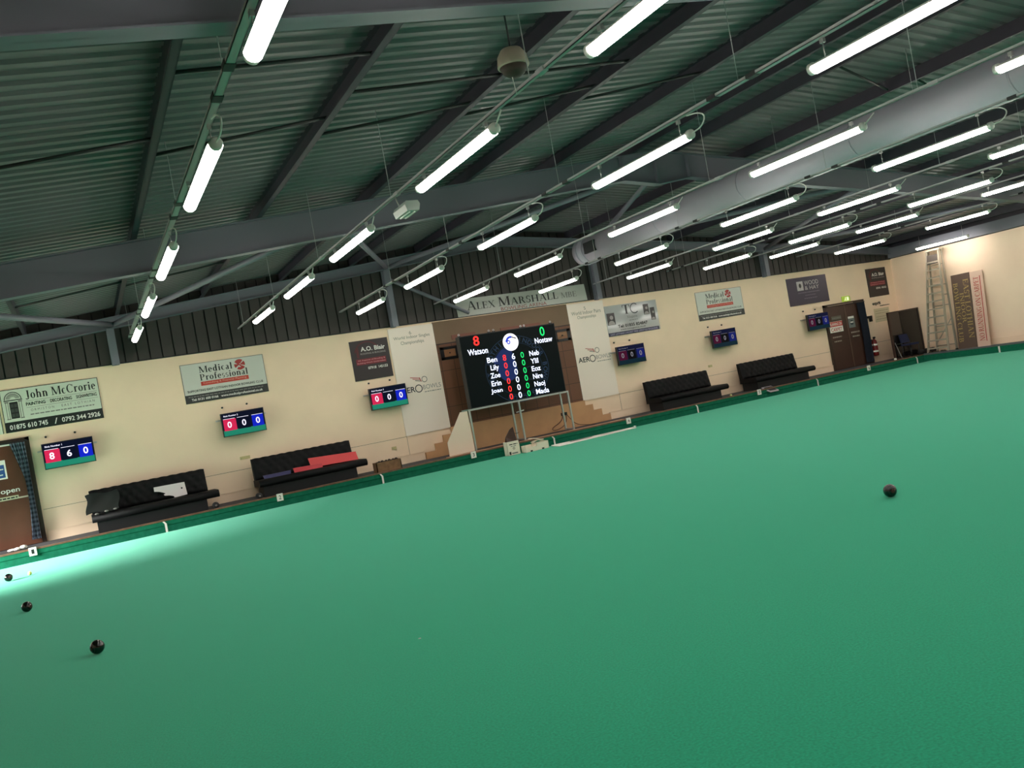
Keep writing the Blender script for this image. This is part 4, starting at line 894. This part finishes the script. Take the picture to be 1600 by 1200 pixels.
for i in range(12):
    s = .05+.87*i/11.5; p, q = f0.lerp(a0, s), f1.lerp(a1, s); b = MB(); b.hexa([p+Vector((-.05, 0, -.03)), p+Vector((.06, 0, -.012)), p+Vector((.06, 0, .012)), p+Vector((-.05, 0, .014))], [q+Vector((-.05, 0, -.03)), q+Vector((.06, 0, -.012)), q+Vector((.06, 0, .012)), q+Vector((-.05, 0, .014))], LA); b.build('step', t)
for s in (.06, .25, .45, .65, .85):
    b = MB(); b.tube([r0.lerp(ra0, s), r1.lerp(ra1, s)], .014, LA, 8); b.build('rear_crossbar', t)
b = MB(); b.tube([r0.lerp(ra0, .08), r1.lerp(ra1, .32)], .012, LA, 6); b.build('diagonal_brace', t)
b = MB(); b.tube([f1.lerp(a1, .55), r1.lerp(ra1, .55)], .012, LA, 6); b.build('spreader_arm', t)
b = MB(); b.box(25.12, 25.36, 17.60, 18.12, 3.50, 3.55, LA); b.build('top_platform', t)
b = MB(); b.hexa([a0.lerp(f0, .05)+Vector((-.04, -.03, 0)), a1.lerp(f1, .05)+Vector((-.04, .03, 0)), a1.lerp(f1, .05)+Vector((-.03, .03, 0)), a0.lerp(f0, .05)+Vector((-.03, -.03, 0))], [a0.lerp(f0, .14)+Vector((-.04, -.03, 0)), a1.lerp(f1, .14)+Vector((-.04, .03, 0)), a1.lerp(f1, .14)+Vector((-.03, .03, 0)), a0.lerp(f0, .14)+Vector((-.03, -.03, 0))], mat('ladder_plate', (84, 76, 70), .5)); b.build('guard_plate', t)
for p in (f0, f1, r0, r1): MB().box(p.x-.04, p.x+.04, p.y-.025, p.y+.025, WK, WK+.04, BLACKP).build('foot', t)
b = MB(); 
for i in range(5): b.lathe([(.01, 0), (.05, .01), (.06, .05), (.02, .08)], (24.80+.05*(i % 2), 17.8+.13*i, WK), mat('dark_leaf', (52, 42, 26), .8), 7)
tag(b.build('rope_heap', loc=(24.8, 18, WK)), 'small dark heap on the bank at the foot of the ladder', 'heap')
# leaning boards on right wall
t = thing('club_board', 'brown board with gold club name turned sideways, leaning on the right wall', 'board', (25.35, 17.32, WK))
xb, xt = 25.28, 25.50; h = 2.39
def leaning(y0, y1, h, xb, xt, m):
    b = MB(); b.hexa([(xb, y0, WK), (xb+.018, y0, WK), (xb+.018, y1, WK), (xb, y1, WK)], [(xt, y0, WK+h), (xt+.018, y0, WK+h), (xt+.018, y1, WK+h), (xt, y1, WK+h)], m); return b
leaning(17.63, 17.00, h, xb, xt, mat('club_brown', (98, 80, 70), .5)).build('panel', t)
F = FaceX(17.66, WK, xb, xt, h); b = MB(); GD = mat('gold_letters', (176, 152, 96), .5)
fit(b, F, serif_text('BOWLING CLUB'), .08, .24, .22, 2.12, GD, .006, -1); fit(b, F, serif_text('INDOOR'), .27, .41, .82, 1.78, GD, .006, -1); fit(b, F, serif_text('EAST LOTHIAN'), .43, .61, .32, 2.20, GD, .006, -1); b.split('lettering', t)
t = thing('warning_board', 'white board with red no running words turned sideways, right of brown board', 'board', (25.35, 16.75, WK))
leaning(16.98, 16.56, 2.38, xb, xt, mat('board_pinkwhite', (222, 192, 172), .5)).build('panel', t)
F = FaceX(16.98, WK, xb, xt, 2.38); b = MB(); fit(b, F, serif_text('NO RUNNING ON CARPET'), .10, .27, .18, 2.20, REDINK, .006, 1); rect(b, F, .31, .335, .16, 2.22, REDINK, .005); b.split('lettering', t)

# ================================================================== CEILING: TRUNKING AND LIGHTS
ordn = ['first', 'second', 'third', 'fourth', 'fifth', 'sixth', 'seventh', 'eighth', 'ninth', 'tenth']
ZL = H+2.167; LEN = 1.74
rows = [  # x, z of the lights, z of the trunking, far ends of the lights, hooked
    (1.235, ZL, 4.09, (4.92, 8.28, 11.72, 15.0, 18.3), True),
    (3.51, ZL, 4.0, (4.73, 8.08, 11.58, 14.64, 17.70), False),
    (5.92, ZL, 4.09, (4.97, 8.39, 11.73, 15.14, 18.36), True),
    (8.37, ZL, 4.0, (4.90, 8.29, 11.70, 15.20, 18.42), False),
    (10.91, ZL, 4.11, (8.40, 11.75, 15.23, 18.72), True),
    (13.22, ZL, 4.0, (8.09, 11.58, 14.64, 18.05), False),
    (15.86, ZL, 4.10, (11.57, 14.91, 18.10), True),
    (18.48, H+2.265, 4.12, (11.65, 15.1, 18.2), False),
    (21.15, H+2.145, 4.06, (15.04, 18.19), True),
    (24.82, H+1.949, None, (14.48, 18.14), False)]
def make_light(x, y, z, zt_, hooked):
    t = thing('tube_light', 'x', 'light', (x, y, z))
    ya, yb = y-LEN/2, y+LEN/2; r = .058
    pr = [(x+r*math.cos(a), z+r*math.sin(a)) for a in [PI+PI*k/8 for k in range(9)]]
    b = MB(); b.prism_y(pr, ya, yb, LED); b.build('diffuser', t)
    pr = [(x+r*math.cos(a), z+.001+r*.55*math.sin(a)) for a in [PI*k/6 for k in range(7)]]
    b = MB(); b.prism_y(pr, ya, yb, WHITEP); b.build('housing', t)
    for s, ye in ((-1, ya), (1, yb)):
        b = MB(); b.lathe([(.046, 0), (.052, .01*s), (.05, .05*s), (.03, .06*s)], (x, ye, z-.004), WHITEP, 16, 'y'); b.build('end_cap', t)
    if zt_:
        hz = max(zt_-z, .06)
        for ye in (ya+.12, yb-.12):
            b = MB(); b.tube([(x, ye, z+.02), (x, ye, z+hz-.02)], .006, ALU, 6); b.box(x-.015, x+.015, ye-.02, ye+.02, z+hz-.05, z+hz-.01, ALU); b.build('hanger', t)
        if hooked:
            b = MB(); b.tube(smooth([(x, ya-.05, z), (x+.02, ya-.20, z+.02), (x+.03, ya-.26, z+.12), (x+.01, ya-.16, z+hz-.03), (x, ya-.02, z+hz-.012)]), .008, WHITEP, 6); b.build('supply_cable', t)
        else:
            b = MB(); b.tube([(x, ya-.05, z), (x, ya-.2, z+hz-.02)], .008, WHITEP, 6); b.build('supply_cable', t)
    if not zt_:
        for ye in (ya+.12, yb-.12): MB().tube([(x, ye, z+.02), (x, ye, pur(x)+.2)], .004, ALU, 6).build('hanger', t)
    return t
protos = {}
for ri, (x, z, zt_, ends, hooked) in enumerate(rows):
    while ends[0]-3.35-LEN/2 > .2: ends = (ends[0]-3.35,)+tuple(ends)  # unseen lights added nearer the camera, to brighten the foreground
    n = len(ends)
    for k, ye in enumerate(ends):
        yc = ye-LEN/2; key = (hooked, round((zt_ or 0)-z, 3), zt_ is None)
        if key not in protos: o = protos[key] = make_light(x, yc, z, zt_, hooked)
        else: o = copy_tree(protos[key]); o.location = (x, yc, z)
        pos = n-1-k
        o['label'] = ('lit tube light, %s from the far wall in the %s row from the left' % (ordn[pos] if pos else 'nearest', ordn[ri])) if pos else 'lit tube light closest to the far wall in the %s row from the left' % ordn[ri]
        o['category'] = 'light'; o['group'] = 'hanging tube lights'
    if zt_:
        t = thing('cable_trunking', '%s metal cable trunking carrying the %s row of tube lights' % ('wide' if hooked else 'slim', ordn[ri]), 'trunking', (x, 9, zt_), 'cable trunking above the light rows')
        wd = .032 if hooked else .018
        b = MB(); b.box(x-wd, x+wd, 0, D-.05, zt_, zt_+.006, GALV); b.box(x-wd, x-wd+.005, 0, D-.05, zt_, zt_+.03, GALV); b.box(x+wd-.005, x+wd, 0, D-.05, zt_, zt_+.03, GALV); b.build('channel', t)
        yy = ends[0]-LEN-1.0 if n > 3 else 3.0
        while yy < D-.8:
            for dy in ((0, .55) if hooked else (0,)):
                MB().box(x-wd-.006, x+wd+.006, yy+dy, yy+dy+.12, zt_-.006, zt_+.034, DARKC if hooked else GALV).build('joint_clip', t)
            wy = yy+.25+(.35 if min(abs(yy+.25-12.7), abs(yy+.25-5.15)) < .2 else 0)
            MB().tube([(x, wy, zt_+.03), (x, wy, pur(x)+.19)], .004, GALV, 5).build('suspension_wire', t)
            yy += 3.36
# emergency light on the second row
ex, ey, ez = 3.62, 8.85, 3.86
t = thing('emergency_light', 'unlit oval emergency light hanging in the second row between tube lights', 'light', (ex, ey, ez))
b = MB(); pr = [(ex-.09, ez), (ex-.07, ez-.07), (ex+.07, ez-.07), (ex+.09, ez), (ex+.07, ez+.04), (ex-.07, ez+.04)]; b.prism_y(pr, ey-.2, ey+.2, mat('clear_housing', (190, 198, 192), .25)); b.build('housing', t)
b = MB(); b.tube([(ex-.03, ey-.15, ez-.075), (ex-.03, ey+.15, ez-.075)], .01, WHITE, 8); b.tube([(ex+.03, ey-.15, ez-.075), (ex+.03, ey+.15, ez-.075)], .01, WHITE, 8); b.build('lamp_tube', t)
MB().tube([(ex-.08, ey, ez+.03), (3.51, ey, 4.0)], .008, ALU, 6).build('hanger', t)
# bell shaped pendant speaker
sx, sy_, sz = 3.50, 5.80, H+2.54
t = thing('pendant_speaker', 'beige bell shaped speaker hanging under the roof near the top middle', 'speaker', (sx, sy_, sz))
b = MB(); b.lathe([(.125, -.06), (.13, -.05), (.118, .03), (.085, .08), (.03, .10)], (sx, sy_, sz), mat('beige_shell', (176, 166, 146), .5), 28); b.build('shell', t)
b = MB(); b.lathe([(.04, -.14), (.085, -.11), (.118, -.055)], (sx, sy_, sz), mat('dark_grille', (76, 64, 58), .7), 28); b.build('grille', t)
MB().tube([(sx, sy_, sz+.09), (sx, sy_, pur(sx)+.19)], .008, DARKC, 6).build('stem', t)
MB().tube([(sx-.03, sy_, sz-.13), (sx-.01, sy_+.01, sz-.28)], .004, WHITEP, 5).build('pull_cord', t)
# round duct
dx, dz, dr = 11.75, H+2.88, .325
t = thing('air_duct', 'large round grey air duct running under the roof ridge', 'duct', (dx, 9, dz-dr))
DU = mat('duct_grey', (168, 166, 178), .5)
b = MB(); b.tube([(dx, 0, dz), (dx, 17.3, dz)], dr, DU, 36); b.build('duct_body', t)
for y in (17.3, 17.55): b = MB(); b.tube([(dx, y, dz), (dx, y+.06, dz)], dr+.02, DU, 36); b.build('seam_band', t)
b = MB(); b.tube([(dx, 17.36, dz), (dx, 17.75, dz)], dr, DU, 36); b.build('end_section', t)
for y in (4, 6.6, 9.2, 11.8, 14.4): b = MB(); b.tube([(dx, y, dz), (dx, y+.03, dz)], dr+.006, DU, 36); b.build('joint_band', t)
b = MB(); b.box(dx-dr-.04, dx-dr+.08, 16.7, 17.15, dz-.14, dz+.12, mat('grille_dark', (44, 46, 48), .6)); b.build('air_grille', t)
for y in (5.4, 8.2, 11.0, 14, 16.4): MB().tube([(dx, y, dz+dr-.01), (dx, y, pur(dx)+.19)], .004, GALV, 5).build('suspension_wire', t)
